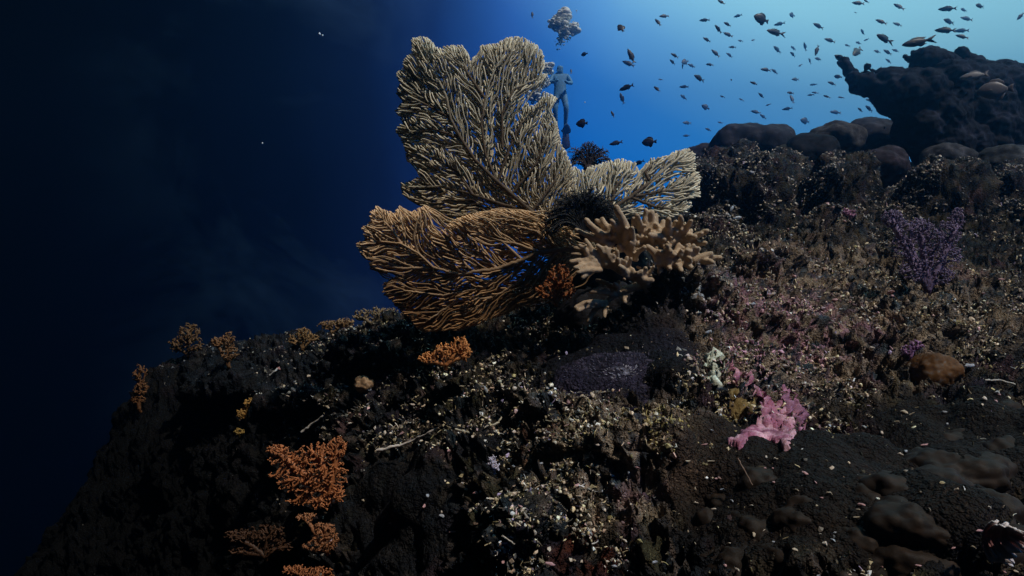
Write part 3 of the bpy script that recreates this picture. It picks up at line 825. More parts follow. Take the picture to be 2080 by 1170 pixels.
# ------------------------------------------------------------------ fingered leather coral
def cr(x, y, d):  # coordinates read in an enlargement of the photo
    return at(1050 + x / 2.924, 280 + y / 2.924, d - .09)
PXM = 1 / 2.924 / F * 1.9
def remeshed(acc, name, parent, mat, voxel, smooth_it, col):
    V = np.vstack(acc.v); o0 = np.array(parent.matrix_basis.translation)
    tmp = mesh_np(name, V - o0, [np.vstack(acc.q), np.vstack(acc.t)])
    o = link(name, tmp, parent)
    r = o.modifiers.new("r", 'REMESH'); r.mode = 'VOXEL'; r.voxel_size = voxel; r.use_smooth_shade = True
    s = o.modifiers.new("s", 'SMOOTH'); s.factor = .6; s.iterations = smooth_it
    dg = bpy.context.evaluated_depsgraph_get(); me = bpy.data.meshes.new_from_object(o.evaluated_get(dg))
    me.name = name
    o.modifiers.clear(); o.data = me
    n = len(me.vertices); co = np.empty(n * 3, dtype=np.float32); me.vertices.foreach_get("co", co); co = co.reshape(-1, 3)
    nn_ = np.empty(n * 3, dtype=np.float32); me.vertices.foreach_get("normal", nn_); nn_ = nn_.reshape(-1, 3)
    co = co + nn_ * (perlin(co, 60, 5) * .0018 + perlin(co, 160, 6) * .0007)[:, None]
    me.vertices.foreach_set("co", co.astype(np.float32).ravel())
    c4 = np.ones((n, 4), dtype=np.float32); c4[:, :3] = np.array(col)[None] * (1 + .25 * perlin(co, 25, 7))[:, None]
    for a in list(me.color_attributes): me.color_attributes.remove(a)
    ca = me.color_attributes.new("Col", 'FLOAT_COLOR', 'POINT'); ca.data.foreach_set("color", c4.ravel())
    me.materials.clear(); me.materials.append(mat); me.update()
    return o
LOBES = {
 'a': ([((500, 600), 30), ((590, 620), 52), (( 680, 690), 70), ((740, 800), 60)],
       [((500, 620), (350, 545), 15), ((520, 590), (412, 490), 17), ((540, 580), (472, 492), 17), ((560, 570), (508, 482), 15), ((590, 570), (562, 492), 14), ((625, 570), (603, 515), 15), ((665, 600), (590, 415), 21),
        ((700, 640), (628, 545), 20), ((540, 640), (440, 600), 15), ((640, 610), (650, 540), 15), ((690, 600), (682, 535), 14)]),
 'b': ([((700, 640), 50), ((790, 610), 55), ((880, 620), 50), ((960, 610), 40)],
       [((735, 560), (712, 458), 17), ((765, 560), (765, 432), 16), ((800, 560), (800, 445), 19), ((840, 570), (825, 460), 16), ((850, 580), (870, 500), 18), ((890, 590), (900, 485), 18), ((930, 580), (942, 500), 17),
        ((880, 600), (790, 578), 19), ((800, 640), (757, 600), 13), ((960, 570), (972, 468), 16), ((985, 570), (1032, 495), 17), ((1000, 620), (1032, 552), 17), ((900, 630), (990, 592), 19), ((1020, 610), (1130, 553), 18),
        ((1030, 640), (1120, 625), 16), ((700, 560), (690, 480), 15), ((780, 600), (740, 520), 16), ((1045, 600), (1095, 570), 15), ((930, 560), (890, 520), 15), ((1010, 585), (1060, 590), 16), ((860, 640), (850, 560), 16)]),
 'c': ([((850, 740), 42), ((930, 715), 42), ((1040, 725), 34)],
       [((960, 720), (1050, 680), 19), ((1000, 740), (1048, 640), 15), ((1050, 735), (1148, 690), 20), ((1080, 740), (1203, 712), 19), ((980, 740), (1035, 772), 18), ((890, 740), (940, 795), 19), ((880, 720), (930, 745), 18),
        ((870, 720), (910, 675), 17), ((940, 700), (962, 632), 15), ((840, 730), (775, 645), 17), ((840, 720), (832, 668), 14), ((1030, 720), (1080, 660), 15), ((1100, 735), (1160, 740), 15), ((1000, 700), (1010, 640), 15), ((960, 750), (975, 790), 15), ((900, 700), (890, 640), 15)]),
 'd': ([((470, 740), 30), ((560, 750), 38), ((660, 810), 40), ((760, 850), 38)],
       [((490, 690), (345, 655), 15), ((480, 710), (330, 692), 13), ((480, 735), (322, 735), 15), ((480, 760), (345, 772), 15), ((500, 790), (362, 800), 14), ((450, 690), (408, 608), 14), ((525, 710), (478, 640), 14), ((565, 750), (528, 655), 16),
        ((530, 750), (487, 705), 19), ((595, 770), (600, 722), 15), ((645, 800), (612, 765), 18), ((700, 820), (688, 785), 15), ((740, 840), (735, 795), 16), ((760, 850), (800, 845), 18), ((640, 800), (660, 775), 15), ((420, 700), (370, 640), 12), ((450, 790), (390, 830), 13)]),
 'e': ([((520, 985), 22), ((580, 930), 30), ((680, 890), 36), ((800, 860), 36)],
       [((600, 905), (475, 845), 13), ((580, 930), (438, 912), 14), ((520, 980), (348, 1008), 14), ((510, 1000), (362, 1028), 12), ((500, 985), (425, 1092), 14), ((530, 990), (520, 1062), 13), ((640, 920), (642, 975), 13), ((600, 900), (580, 865), 12)]),
}
root = thing("leather_coral", cr(790, 880, 1.98), "pale tan leather coral with many blunt fingers in front of the sea fans", "coral")
for key, (spine, fingers) in LOBES.items():
    a = Acc(); dd = {'a': 1.90, 'b': 1.96, 'c': 1.90, 'd': 1.86, 'e': 1.90}[key]
    P = [cr(x, y, dd + .04) for (x, y), r in spine]; P = np.array(P + [cr(800, 900, 2.02)])
    R = [r * PXM * .68 for _, r in spine] + [45 * PXM]
    t = np.linspace(0, len(P) - 1, 14); PI = np.stack([np.interp(t, np.arange(len(P)), P[:, k]) for k in range(3)], 1); RI = np.interp(t, np.arange(len(P)), R)
    PI = np.vstack([PI[0] + (PI[0] - PI[1]) * .3, PI]); RI = np.concatenate([[RI[0] * .4], RI])
    a.tube(PI, RI, (.5, .5, .5), 16)
    sx = np.array([x for (x, y), r in spine]); sy = np.array([y for (x, y), r in spine])
    for (bx, by), (tx, ty), r in fingers:
        j = int(np.argmin((sx - bx) ** 2 + (sy - by) ** 2)); ln = math.hypot(tx - bx, ty - by)
        dz = random.uniform(-.055, .012)
        p0 = cr(.5 * bx + .5 * sx[j], .5 * by + .5 * sy[j], dd + .01); p1 = cr(bx, by, dd - .005); p3 = cr(tx, ty, dd + dz)
        mid = (p1 + p3) / 2 + np.array([random.uniform(-1, 1), random.uniform(-1, 1), random.uniform(0, 1)]) * ln * PXM * .13
        C0 = [p0, p1, mid, p3]; tt = np.linspace(0, 3, 9)
        W_ = np.stack([np.interp(tt, range(4), [c[k] for c in C0]) for k in range(3)], 1)
        W_[1:-1] = (W_[:-2] + 2 * W_[1:-1] + W_[2:]) / 4
        rr = r * PXM * np.interp(tt, [0, 1, 2.4, 3], [1.6, 1.3, 1.0, .88]) * random.uniform(.95, 1.12)
        a.tube(W_, rr, (.5, .5, .5), 10)
        # small knuckle buds on the longer fingers
        if random.random() < .45:
            q = W_[random.randint(4, 6)]; dv = np.array([random.uniform(-1, 1), -.6, random.uniform(-.2, 1)]); dv /= np.linalg.norm(dv)
            a.tube(np.array([q, q + dv * r * PXM * 1.0, q + dv * r * PXM * 1.9]), np.array([.9, .85, .7]) * r * PXM, (.5, .5, .5), 8)
    spn = np.array([(x, y, r) for (x, y), r in spine], float)
    for k in range({'a': 14, 'b': 40, 'c': 34, 'd': 22, 'e': 5}[key]):
        t_ = random.random() * (len(spn) - 1); i_ = min(int(t_), len(spn) - 2); bx, by, br = spn[i_] * (1 - t_ + i_) + spn[i_ + 1] * (t_ - i_)
        an = random.uniform(0, 2 * math.pi) if key in 'bc' else random.uniform(.6, 3.6); ev = random.uniform(.25, .95)
        out_d = np.array([math.cos(an) * ev, -math.sqrt(1 - ev * ev) - .1, .25 + math.sin(an) * ev]); out_d /= np.linalg.norm(out_d)
        r = random.uniform(9.5, 14); p0 = cr(bx, by, dd + .02); L2 = (br * .7 + random.uniform(45, 85)) * PXM
        side_v = np.array([random.uniform(-1, 1), random.uniform(-.3, .3), random.uniform(-1, 1)]) * L2 * .12
        tt = np.linspace(0, 1, 8); W_ = p0 + out_d[None] * (tt * L2)[:, None] + side_v[None] * np.sin(tt * math.pi)[:, None]
        a.tube(W_, r * PXM * np.interp(tt, [0, .5, 1], [1.5, 1.15, 1.0]), (.5, .5, .5), 10)
    o = remeshed(a, "lobe", root, M_LEATHER, .0030, 2, (.44, .31, .195) if key not in 'de' else (.40, .28, .175))

# ------------------------------------------------------------------ soft corals
def soft_coral(name, label, base, blobs, col, tipc, size_px, d, nattr=500, seed=1, cat="soft coral", group=None, r0=1.3, knob=1.7, nparts=3, spiky=False):
    """base: photo pixel of the foot; blobs: (x, y, rx, ry) crowns in photo pixels, rz follows"""
    rng = np.random.default_rng(seed); sc_ = d / F
    root = thing(name, at(base[0], base[1], d), label, cat, group)
    org = np.array([0., 0, 0]); B = []
    per = max(60, nattr // len(blobs))
    for (x, y, rx, ry) in blobs:
        q = rng.normal(size=(per, 3)); q /= np.linalg.norm(q, axis=1, keepdims=True); q *= rng.uniform(.35, 1, (per, 1)) ** .6
        rz = min(rx, ry) * .8
        B.append(np.array([x - base[0], 0, base[1] - y]) + q * np.array([rx, rz, ry]))
    A = np.vstack(B)
    stems = [[(0, 6, -8)] + [(0, 0, 0)]]
    for (x, y, rx, ry) in blobs: stems.append([(0, 0, 0), ((x - base[0]) * .5, 0, (base[1] - y) * .45), ((x - base[0]) * .95, 0, (base[1] - y - ry * .5) * .95)])
    st = 2.6 if size_px > 60 else 2.0
    sp, spar, sec = seeds_from([[np.array(p, float) for p in s] for s in stems], st)
    PA, par = colonise(sp, spar, A, st, st * 1.3, 200, rng, jit=.3, maxit=120, inertia=.2)
    R = pipe_radius(par, r0, 2.3, size_px * .03 + 1.5)
    W = at(base[0], base[1], d)[None] + PA * sc_
    ch, kids = chains(par); accs = [Acc() for _ in range(nparts)]; stalk = Acc()
    V1, T1 = ICO1
    own = np.zeros(len(PA), int)
    for i in range(len(PA)):
        own[i] = sec[i][0] if i < len(sp) else own[par[i]]
    for c in ch:
        main = c[1] < len(sp); q = np.linspace(0, 1, len(c))[:, None]
        cc = np.array(col) * rng.uniform(.75, 1.2) * (1 - q) + np.array(tipc) * q * rng.uniform(.8, 1.15)
        acc = stalk if main else accs[own[c[-1]] % nparts]
        acc.tube(W[c], R[c] * sc_, cc, 6 if main else 4)
        if not spiky:
            tips = [c[-1]] + ([c[-3]] if len(c) > 4 else [])
            for tpt in tips:
                for k in range(2):
                    p = W[tpt] + rng.normal(scale=knob * .75 * sc_, size=3)
                    acc.add(p + V1 * knob * sc_ * rng.uniform(.45, .95) * rng.uniform(.7, 1.2, (1, 3)), None, T1, np.array(tipc) * rng.uniform(.7, 1.25))
    stalk.build("stalk", M_SOFT, root)
    for a in accs: a.build("branch", M_SOFT, root)
    return root
def on(px, py, off=0.0):
    return surf(px, py)[2] + off
OR, ORT = (.34, .115, .035), (.58, .23, .085)
SCG = "orange-brown soft corals on the dark reef edge"
soft_coral("soft_coral", "small bright orange soft coral on dark rock below the brown sea fan", (905, 742), [(868, 728, 20, 14), (900, 715, 24, 18), (934, 702, 22, 22), (945, 715, 14, 20)], OR, (.66, .28, .09), 100, on(905, 745, -.07), 620, 21)
soft_coral("soft_coral", "dim orange soft coral in the shade between brown sea fan and leather coral", (1130, 612), [(1112, 590, 26, 22), (1138, 562, 28, 30), (1150, 590, 20, 22)], (.22, .07, .02), (.34, .11, .03), 110, 1.83, 700, 22)
soft_coral("soft_coral", "large rust orange soft coral hanging on the shaded left face of the reef", (670, 1000),
           [(560, 915, 26, 12), (590, 935, 55, 18), (650, 920, 50, 22), (682, 912, 22, 26), (655, 950, 45, 40), (650, 1000, 34, 40), (600, 965, 60, 16), (660, 968, 52, 28), (620, 985, 62, 20), (640, 1018, 62, 9), (685, 1000, 18, 18)], (.26, .085, .026), (.46, .165, .06), 170, on(690, 1000, -.10), 2200, 23, nparts=5, r0=1.2, knob=1.7)
soft_coral("soft_coral", "ragged rust coloured soft coral under the large orange one", (665, 1120), [(620, 1052, 24, 9), (655, 1075, 26, 14), (660, 1098, 26, 24), (640, 1110, 28, 12), (675, 1095, 14, 20)], (.18, .065, .022), (.34, .14, .06), 90, on(690, 1120, -.08), 700, 24)
soft_coral("soft_coral", "orange soft coral cut by the lower edge of the photo", (650, 1185), [(600, 1160, 30, 12), (640, 1165, 40, 14)], (.20, .07, .025), (.36, .13, .05), 90, on(690, 1165, -.08), 400, 25)
soft_coral("soft_coral", "dim brown soft coral low in the dark left corner of the reef", (540, 1130), [(490, 1090, 40, 16), (540, 1085, 40, 20), (560, 1110, 40, 14), (500, 1120, 36, 10)], (.045, .02, .009), (.07, .03, .013), 120, on(560, 1130, -.10), 700, 26)
soft_coral("soft_coral", "dim brown soft coral left of the large orange one", (500, 985), [(478, 955, 28, 12), (500, 968, 30, 12)], (.10, .04, .018), (.16, .06, .025), 70, on(500, 985, -.05), 350, 27)
soft_coral("soft_coral", "hazy brown soft coral standing tallest on the far reef edge", (382, 722), [(382, 676, 24, 22), (360, 700, 18, 16), (392, 700, 20, 18)], (.10, .050, .02), (.15, .08, .03), 70, on(385, 725), 500, 28)
soft_coral("soft_coral", "hazy brown soft coral with a dark split right of the tallest one", (465, 745), [(440, 694, 16, 12), (462, 690, 14, 18), (466, 718, 18, 18)], (.13, .060, .022), (.20, .10, .04), 70, on(468, 745), 450, 29)
soft_coral("soft_coral", "hazy orange soft coral lowest at the far left reef tip", (282, 830), [(280, 760, 14, 20), (284, 790, 14, 18), (280, 812, 16, 8)], (.10, .04, .013), (.16, .065, .02), 70, 3.55, 400, 30)
soft_coral("soft_coral", "pale brown soft coral on the middle of the reef edge", (615, 708), [(606, 690, 24, 12), (616, 678, 16, 16), (634, 686, 14, 8)], (.18, .10, .04), (.27, .155, .06), 60, on(615, 708), 400, 31)
soft_coral("soft_coral", "low pale brown soft coral on the ridge left of the brown sea fan", (675, 676), [(668, 660, 24, 10), (700, 656, 20, 10)], (.17, .10, .045), (.25, .15, .07), 60, on(675, 678), 350, 32)
soft_coral("soft_coral", "pale brown soft coral at the foot of the brown sea fan", (755, 658), [(735, 640, 26, 14), (770, 634, 24, 12), (800, 640, 24, 14)], (.17, .12, .065), (.25, .18, .10), 70, on(755, 655), 400, 33)
soft_coral("soft_coral", "tiny yellow-brown soft coral beside the thin white sea whip", (498, 848), [(505, 820, 12, 12), (492, 840, 12, 12)], (.26, .13, .03), (.40, .22, .06), 40, on(500, 850, -.04), 220, 34)
soft_coral("soft_coral", "tiny mustard soft coral just below the thin white sea whip", (486, 885), [(486, 878, 12, 8)], (.20, .12, .03), (.30, .19, .05), 30, on(487, 885, -.04), 120, 35)
soft_coral("soft_coral", "purple soft coral with upright arms on the right slope", (1885, 590),
           [(1822, 442, 24, 20), (1850, 470, 24, 26), (1878, 462, 26, 24), (1900, 490, 34, 30), (1936, 470, 26, 30), (1955, 440, 14, 24), (1840, 500, 28, 26), (1925, 515, 32, 28), (1885, 525, 50, 26), (1860, 550, 36, 22), (1910, 560, 30, 20)], (.08, .05, .10), (.25, .185, .30), 170, on(1885, 590, -.06), 2500, 36, nparts=5, knob=2.0, r0=1.0)
soft_coral("soft_coral", "small lilac white soft coral on the black rock, upper of two", (990, 925), [(976, 912, 14, 9), (998, 902, 16, 10), (1008, 898, 6, 12)], (.40, .34, .44), (.66, .60, .72), 50, on(990, 925, -.06), 240, 37)
soft_coral("soft_coral", "small lilac white soft coral on the black rock, lower of two", (1003, 955), [(1000, 940, 10, 14), (1006, 948, 10, 8)], (.40, .34, .44), (.64, .58, .68), 40, on(1003, 952, -.06), 180, 38)
soft_coral("soft_coral", "small violet soft coral above the orange rounded sponge", (1850, 725), [(1842, 712, 14, 12), (1862, 702, 16, 12)], (.18, .09, .20), (.34, .17, .32), 40, on(1850, 725, -.02), 200, 39)
soft_coral("soft_coral", "tiny pink soft coral on the dark mound behind the leather coral", (1728, 438), [(1718, 430, 12, 8), (1730, 434, 10, 8)], (.26, .12, .20), (.40, .18, .30), 40, on(1725, 438, -.02), 140, 40)
# crinoid: dark bushy arms behind the fans
def crinoid(label, px, py, d, rx, ry, n, col, seed):
    rng = np.random.default_rng(seed); root = thing("feather_star", at(px, py, d), label, "feather star")
    accs = [Acc() for _ in range(6)]; s = d / F
    for k in range(n):
        a = math.pi * (k + rng.uniform(.0, 1)) / n; L_ = rng.uniform(.7, 1.05); dy = rng.uniform(-.6, .6)
        tipp = np.array([math.cos(a) * rx * L_, dy * rx * .6, math.sin(a) * ry * L_])
        P = np.stack([tipp * t + np.array([0, 0, 1]) * ry * .25 * math.sin(t * math.pi) + rng.normal(scale=.6, size=3) * t for t in np.linspace(0, 1, 9)])
        W = at(px, py, d) + P * s; ac = accs[k % 6]
        ac.tube(W, np.linspace(1.5, .9, 9) * s, col, 5)
        for j in range(2, 9):
            for sg in (-1, 1):
                v = rng.normal(size=3) * .5 + np.array([sg * math.sin(a), 0, -sg * math.cos(a)]) + tipp / np.linalg.norm(tipp) * .7
                v /= np.linalg.norm(v); ac.tube(np.stack([W[j], W[j] + v * s * rng.uniform(4, 8)]), np.array([.8, .5]) * s, np.array(col) * rng.uniform(.7, 1.5), 4, cap=False)
    for a_ in accs: a_.build("arm_cluster", M_SOFT, root)
    V1, T1 = ICO2; b = Acc(); b.add(at(px, py, d) + V1 * 12 * s, None, T1, col); b.build("centre", M_SOFT, root)
crinoid("dark bushy feather star on the crest behind the sea fans", 1196, 345, 2.5, 50, 54, 46, (.040, .028, .028), 3)
crinoid("black bushy feather star in the hollow between the three sea fans", 1188, 478, 1.905, 84, 92, 260, (.006, .005, .005), 4)  # near-black arms packed densely to fill the dark hollow

# ------------------------------------------------------------------ coral heads and outcrops
def blob(name, label, c, r, col, seed, amps=(.12, .05, .02), sub=5, mat=None, cat="coral head", squash_base=True, group=None, origin=None, parent=None, freq=1.0, col2=None):
    V, T = ICO5 if sub == 5 else ICO4
    c = np.array(c); r = np.array(r, float); rm = float(np.mean(r))
    P = V * r; Q = P / rm + seed * 3.1
    dsp = amps[0] * perlin(Q, 1.3 * freq, seed) + amps[1] * (1 - worley(Q, 3.2 * freq, seed + 1) - .4) + amps[2] * perlin(Q, 11 * freq, seed + 2) + amps[2] * .6 * (1 - 2 * np.abs(perlin(Q, 19 * freq, seed + 3)))
    P = P + V * (dsp * rm)[:, None]
    k = fbm(Q, 5 * freq, 3, seed + 9); C_ = np.tile(np.array(col), (len(P), 1)) * (1 + .5 * k)[:, None]
    C_ = mixc(C_, col2 if col2 is not None else np.array(col) * 2.0, sstep(.25, .6, k + .3 * perlin(Q, 25, seed + 5)))
    me = mesh_np(name, P, T, np.clip(C_, .003, .9), True, mat or M_DOME)
    if parent is not None:
        return link(name, me, parent, tuple(c - np.array(parent.matrix_basis.translation)))
    o = link(name, me, None, tuple(c)); tag(o, label, cat, group); return o
HEADS = [
 ("broad smooth dark coral head on the skyline left of the overhanging outcrop", (1530, 305, 5.4), (88, 52), (.026, .026, .034), .02),
 ("small dark coral head at the left end of the skyline", (1432, 322, 5.5), (46, 26), (.035, .032, .042), .05),
 ("black rounded coral head between two paler ones on the skyline", (1648, 322, 4.7), (56, 46), (.010, .010, .013), .02),
 ("grey-brown speckled coral head right of the black one on the skyline", (1700, 290, 5.0), (54, 38), (.042, .040, .042), .05),
 ("low hazy coral head under the left edge of the overhanging outcrop", (1780, 290, 6.0), (82, 42), (.028, .028, .038), .05),
 ("round dim coral head with a pale spot on its left, third step of the ridge", (1925, 335, 4.6), (56, 36), (.040, .040, .046), .03),
 ("round dim coral head cut by the right edge of the photo", (2042, 340, 4.5), (62, 42), (.040, .042, .046), .03),
 ("reddish dark coral boulder below the black head of the skyline", (1790, 350, 4.2), (52, 46), (.025, .019, .025), .05),
]
for k, (lb, (x, y, d), (rx, ry), c, am) in enumerate(HEADS):
    s = d / F
    blob("coral_boulder", lb, at(x, y - ry * .10, d), (rx * s, min(rx, ry) * s * 1.1, ry * s), c, 40 + k, (.22, .05 + am * .5, am * .5))
# rock that carries fans and leather coral, its shade painted in as black
blob("coral_rock", "coral rock in the shaded hollow that carries the sea fans", at(1210, 520, 2.32), (.17, .12, .19), (.010, .009, .010), 71, (.3, .12, .05), cat="rock")
blob("coral_rock", "black shaded rock under the leather coral", at(1225, 650, 2.12), (.15, .12, .10), (.012, .011, .012), 72, (.3, .12, .05), cat="rock")
# overhanging outcrop: slabs and knobs that lean out to the left
oc = thing("reef_outcrop", at(1980, 300, 5.6), "dark overhanging reef outcrop with ragged left edge against the bright water", "reef outcrop")
OUT = [(1692, 113), (1704, 110), (1722, 120), (1730, 133), (1740, 140), (1751, 147), (1752, 128), (1758, 126), (1769, 136), (1779, 141), (1812, 138), (1833, 143), (1855, 138), (1848, 133), (1834, 110), (1843, 103), (1871, 99), (1887, 92), (1907, 103),
       (1928, 117), (1944, 127), (1937, 110), (1939, 95), (1953, 94), (1964, 103), (1999, 128), (2020, 127), (2040, 122), (2058, 126), (2071, 141), (2090, 150), (2150, 170), (2230, 230), (2230, 360), (1900, 360), (1840, 300), (1780, 262), (1807, 252), (1824, 241),
       (1810, 235), (1794, 229), (1780, 218), (1779, 205), (1764, 196), (1743, 192), (1729, 182), (1726, 168), (1716, 159), (1710, 140), (1703, 133)]
oc_poly = np.array(OUT, float)
def edge_dist(p):
    a = oc_poly; b = np.roll(oc_poly, -1, 0); ab = b - a; t = np.clip(((p - a) * ab).sum(1) / (ab ** 2).sum(1), 0, 1)
    return float(np.linalg.norm(p - (a + ab * t[:, None]), axis=1).min())
a_low, a_up = Acc(), Acc(); V1, T1 = ICO2
cand = RNG.uniform([1685, 88], [2230, 360], (2600, 2)); cand = cand[in_poly(cand, oc_poly)]
for qi, q in enumerate(cand):
    r = edge_dist(q)
    if r < 2.2 or (qi > 700 and r > 16): continue
    r = min(r, 46) ; d = 5.2 + RNG.uniform(-1, 1) * r * .0045 + (.0014 * max(0, q[0] - 1850)); s = d / F
    (a_up if q[1] < 150 else a_low).add(at(q[0], q[1], d) + V1 * r * s * np.array([1, 1.25, 1]), None, T1)
def rough_remesh(acc, name, parent, mat, voxel, col, seed):
    V = np.vstack(acc.v); tmp = mesh_np(name, V - np.array(parent.matrix_basis.translation), [np.vstack(acc.t)])
    o = link(name, tmp, parent); r = o.modifiers.new("r", 'REMESH'); r.mode = 'VOXEL'; r.voxel_size = voxel
    dg = bpy.context.evaluated_depsgraph_get(); me = bpy.data.meshes.new_from_object(o.evaluated_get(dg)); me.name = name; o.modifiers.clear(); o.data = me
    n = len(me.vertices); co = np.empty(n * 3, dtype=np.float32); me.vertices.foreach_get("co", co); co = co.reshape(-1, 3)
    nv = np.empty(n * 3, dtype=np.float32); me.vertices.foreach_get("normal", nv); nv = nv.reshape(-1, 3)
    co = co + nv * (.020 * perlin(co, 9, seed) + .012 * perlin(co, 24, seed + 1) + .016 * (.5 - worley(co, 14, seed + 3)) + .008 * (1 - 2 * np.abs(perlin(co, 40, seed + 6))) - .004)[:, None]
    me.vertices.foreach_set("co", co.astype(np.float32).ravel())
    k = fbm(co, 7, 3, seed + 5); c = mixc(np.tile(np.array(col), (n, 1)), np.array(col) * 2.6, sstep(.1, .5, k)); c4 = np.ones((n, 4), dtype=np.float32); c4[:, :3] = c
    for q in list(me.color_attributes): me.color_attributes.remove(q)
    ca = me.color_attributes.new("Col", 'FLOAT_COLOR', 'POINT'); ca.data.foreach_set("color", c4.ravel()); me.materials.clear(); me.materials.append(mat)
    me.polygons.foreach_set("use_smooth", [True] * len(me.polygons)); me.update(); return o
rough_remesh(a_low, "overhang", oc, M_DOME, .012, (.008, .009, .015), 91)
rough_remesh(a_up, "knob", oc, M_DOME, .012, (.009, .009, .015), 95)
o = blob("orange_sponge", "rounded orange-brown sponge on the right slope", at(1895, 760, on(1895, 790) + .02), [q * on(1895, 790) / F for q in (50, 46, 42)], (.085, .036, .009), 120, (.25, .09, .03), cat="sponge", mat=M_SMOOTH, col2=(.10, .075, .06))
for k, (x, y, rr) in enumerate([(742, 777, 20), (1110, 930, 16)]):
    p, nr, d = surf(x, y + 6); s = d / F
    blob("brown_sponge", ["small pitted tan sponge on the dark middle slope", "small ochre sponge on the rubble above the red crust"][k], p, (rr * s, rr * s, rr * s * .8), [(.26, .16, .09), (.20, .12, .04)][k], 130 + k, (.3, .2, .06), 4, cat="sponge", mat=M_SMOOTH)

# smooth brown lobed coral, lower right
lob = thing("lobed_coral", surf(1700, 1060)[0], "wide smooth dark brown lobed coral filling the lower right", "coral")
for k, (x, y, rx, ry) in enumerate([(1470, 985, 70, 50), (1560, 960, 90, 55), (1440, 1060, 70, 55), (1560, 1050, 90, 60), (1500, 1120, 90, 50), (1650, 1020, 80, 50), (1660, 1110, 90, 60), (1760, 980, 100, 45), (1860, 950, 110, 45), (1760, 1060, 90, 45), (1960, 930, 110, 50),
                                     (1880, 1030, 110, 55), (1850, 1110, 110, 60), (2000, 1010, 100, 55), (2060, 900, 80, 60), (2040, 1110, 110, 70), (1760, 1150, 90, 50), (1420, 930, 40, 40), (1950, 870, 90, 40), (2050, 820, 60, 40)]):
    p, nr, d = surf(x, y); s = d / F
    blob("lobe", None, p - nr * ry * s * .46 + np.array([0, .02, -.02]), (rx * s, max(rx, ry) * s * .85, ry * s * .95), (.018, .0115, .0075), 150 + k, (.34, .17, .008), 5, parent=lob, mat=M_SMOOTH, col2=(.028, .016, .010))
# pores-and-ridges dark coral in the middle
dk = thing("plate_coral", surf(1260, 770)[0], "round dark purple coral crust with a pale centre in mid slope", "coral")
p, nr, d = surf(1260, 765); s = d / F
V, T = ICO5; Vn = V.copy()
qn = Vector(nr + np.array([0, -.3, .2])).normalized().to_track_quat('Z', 'Y').to_matrix()
base = Vn * np.array([150 * s, 110 * s, 34 * s])
ang = np.arctan2(Vn[:, 1], Vn[:, 0]); rr = np.hypot(Vn[:, 0], Vn[:, 1])
spk = .0035 * (np.maximum(0, np.cos(ang * 46 + rr * 9) * np.cos(rr * 60)) ** 1.5)
base = base + Vn * (spk + .012 * perlin(base, 14, 3))[:, None]
wv = base @ np.array(qn).T
Cc = np.tile(np.array([.016, .012, .024]), (len(V), 1)); Cc = mixc(Cc, (.10, .08, .12), sstep(.0012, .003, spk) * .6)
Cc = mixc(Cc, (.42, .40, .50), np.exp(-(rr / .09) ** 2) * (V[:, 2] > 0) * sstep(-.2, .3, perlin(wv, 90, 8)))
off = p - nr * .02 - np.array(dk.location)
link("crust", mesh_np("crust", wv, T, Cc, True, M_ROCK), dk, tuple(off))
pc = Acc()
for k in range(260):   # short pale tubes that ring the centre
    a = RNG.uniform(0, 6.283); q = RNG.uniform(.05, .75) ** .8
    b0 = np.array([math.cos(a) * q * 150 * s, math.sin(a) * q * 110 * s, math.sqrt(max(0, 1 - q * q)) * 34 * s])
    dirv = np.array([math.cos(a) * .8, math.sin(a) * .8, .6]); l_ = RNG.uniform(2.5, 6) * s
    W_ = np.stack([b0, b0 + dirv * l_]) @ np.array(qn).T + off + np.array(dk.location)
    pc.tube(W_, np.array([1.1, .8]) * s, (.07, .06, .09) if q > .25 else (.36, .34, .40), 4)
po = pc.build("polyps", M_BITS, dk); po['kind'] = 'stuff'

# ------------------------------------------------------------------ encrusting patches: thin shells that follow the rock
def patch(name, label, cat, poly, col, col2, seed, lift=.005, keep=.45):
    poly = np.array(poly, float)
    pr = UR + 14 * perlin(PR, 25, seed); pv = VR + 14 * perlin(PR, 25, seed + 1)
    ins = in_poly(np.stack([pr, pv], 1), poly) & (DR < zmin[ku, kv] + .4)
    g = ins.reshape(NR, NA)
    fq = g[:-1, :-1] & g[:-1, 1:] & g[1:, 1:] & g[1:, :-1]
    q = np.stack([idx[:-1, :-1], idx[:-1, 1:], idx[1:, 1:], idx[1:, :-1]], -1)[fq]
    if not len(q): return
    used, inv = np.unique(q.reshape(-1), return_inverse=True)
    inner = np.zeros_like(g); inner[2:-2, 2:-2] = g[2:-2, 2:-2] & g[:-4, 2:-2] & g[4:, 2:-2] & g[2:-2, :-4] & g[2:-2, 4:]
    inr = inner.reshape(-1)[used]
    base_s = P1[used] + NRM.reshape(-1, 3)[used] * (disp[used] * .9 + .004)[:, None]
    V_ = PR[used] * keep + base_s * (1 - keep) + REEF_N[used] * lift
    V_ = V_ + REEF_N[used] * (.004 * perlin(PR[used], 40, seed + 3) + .003 * (1 - worley(PR[used], 55, seed + 4)) + .0022 * perlin(PR[used], 130, seed + 8) - .004 * sstep(.25, .12, worley(PR[used], 60, seed + 9)))[:, None]
    V_ = np.where(inr[:, None], V_, PR[used] - REEF_N[used] * .004)
    org = V_.mean(0)
    k = fbm(PR[used], 30, 3, seed + 5); C_ = mixc(np.tile(np.array(col), (len(used), 1)), col2, sstep(-.2, .4, k))
    o = link(name, mesh_np(name, V_ - org, inv.reshape(-1, 4), C_, True, M_PALE), None, tuple(org))
    tag(o, label, cat)
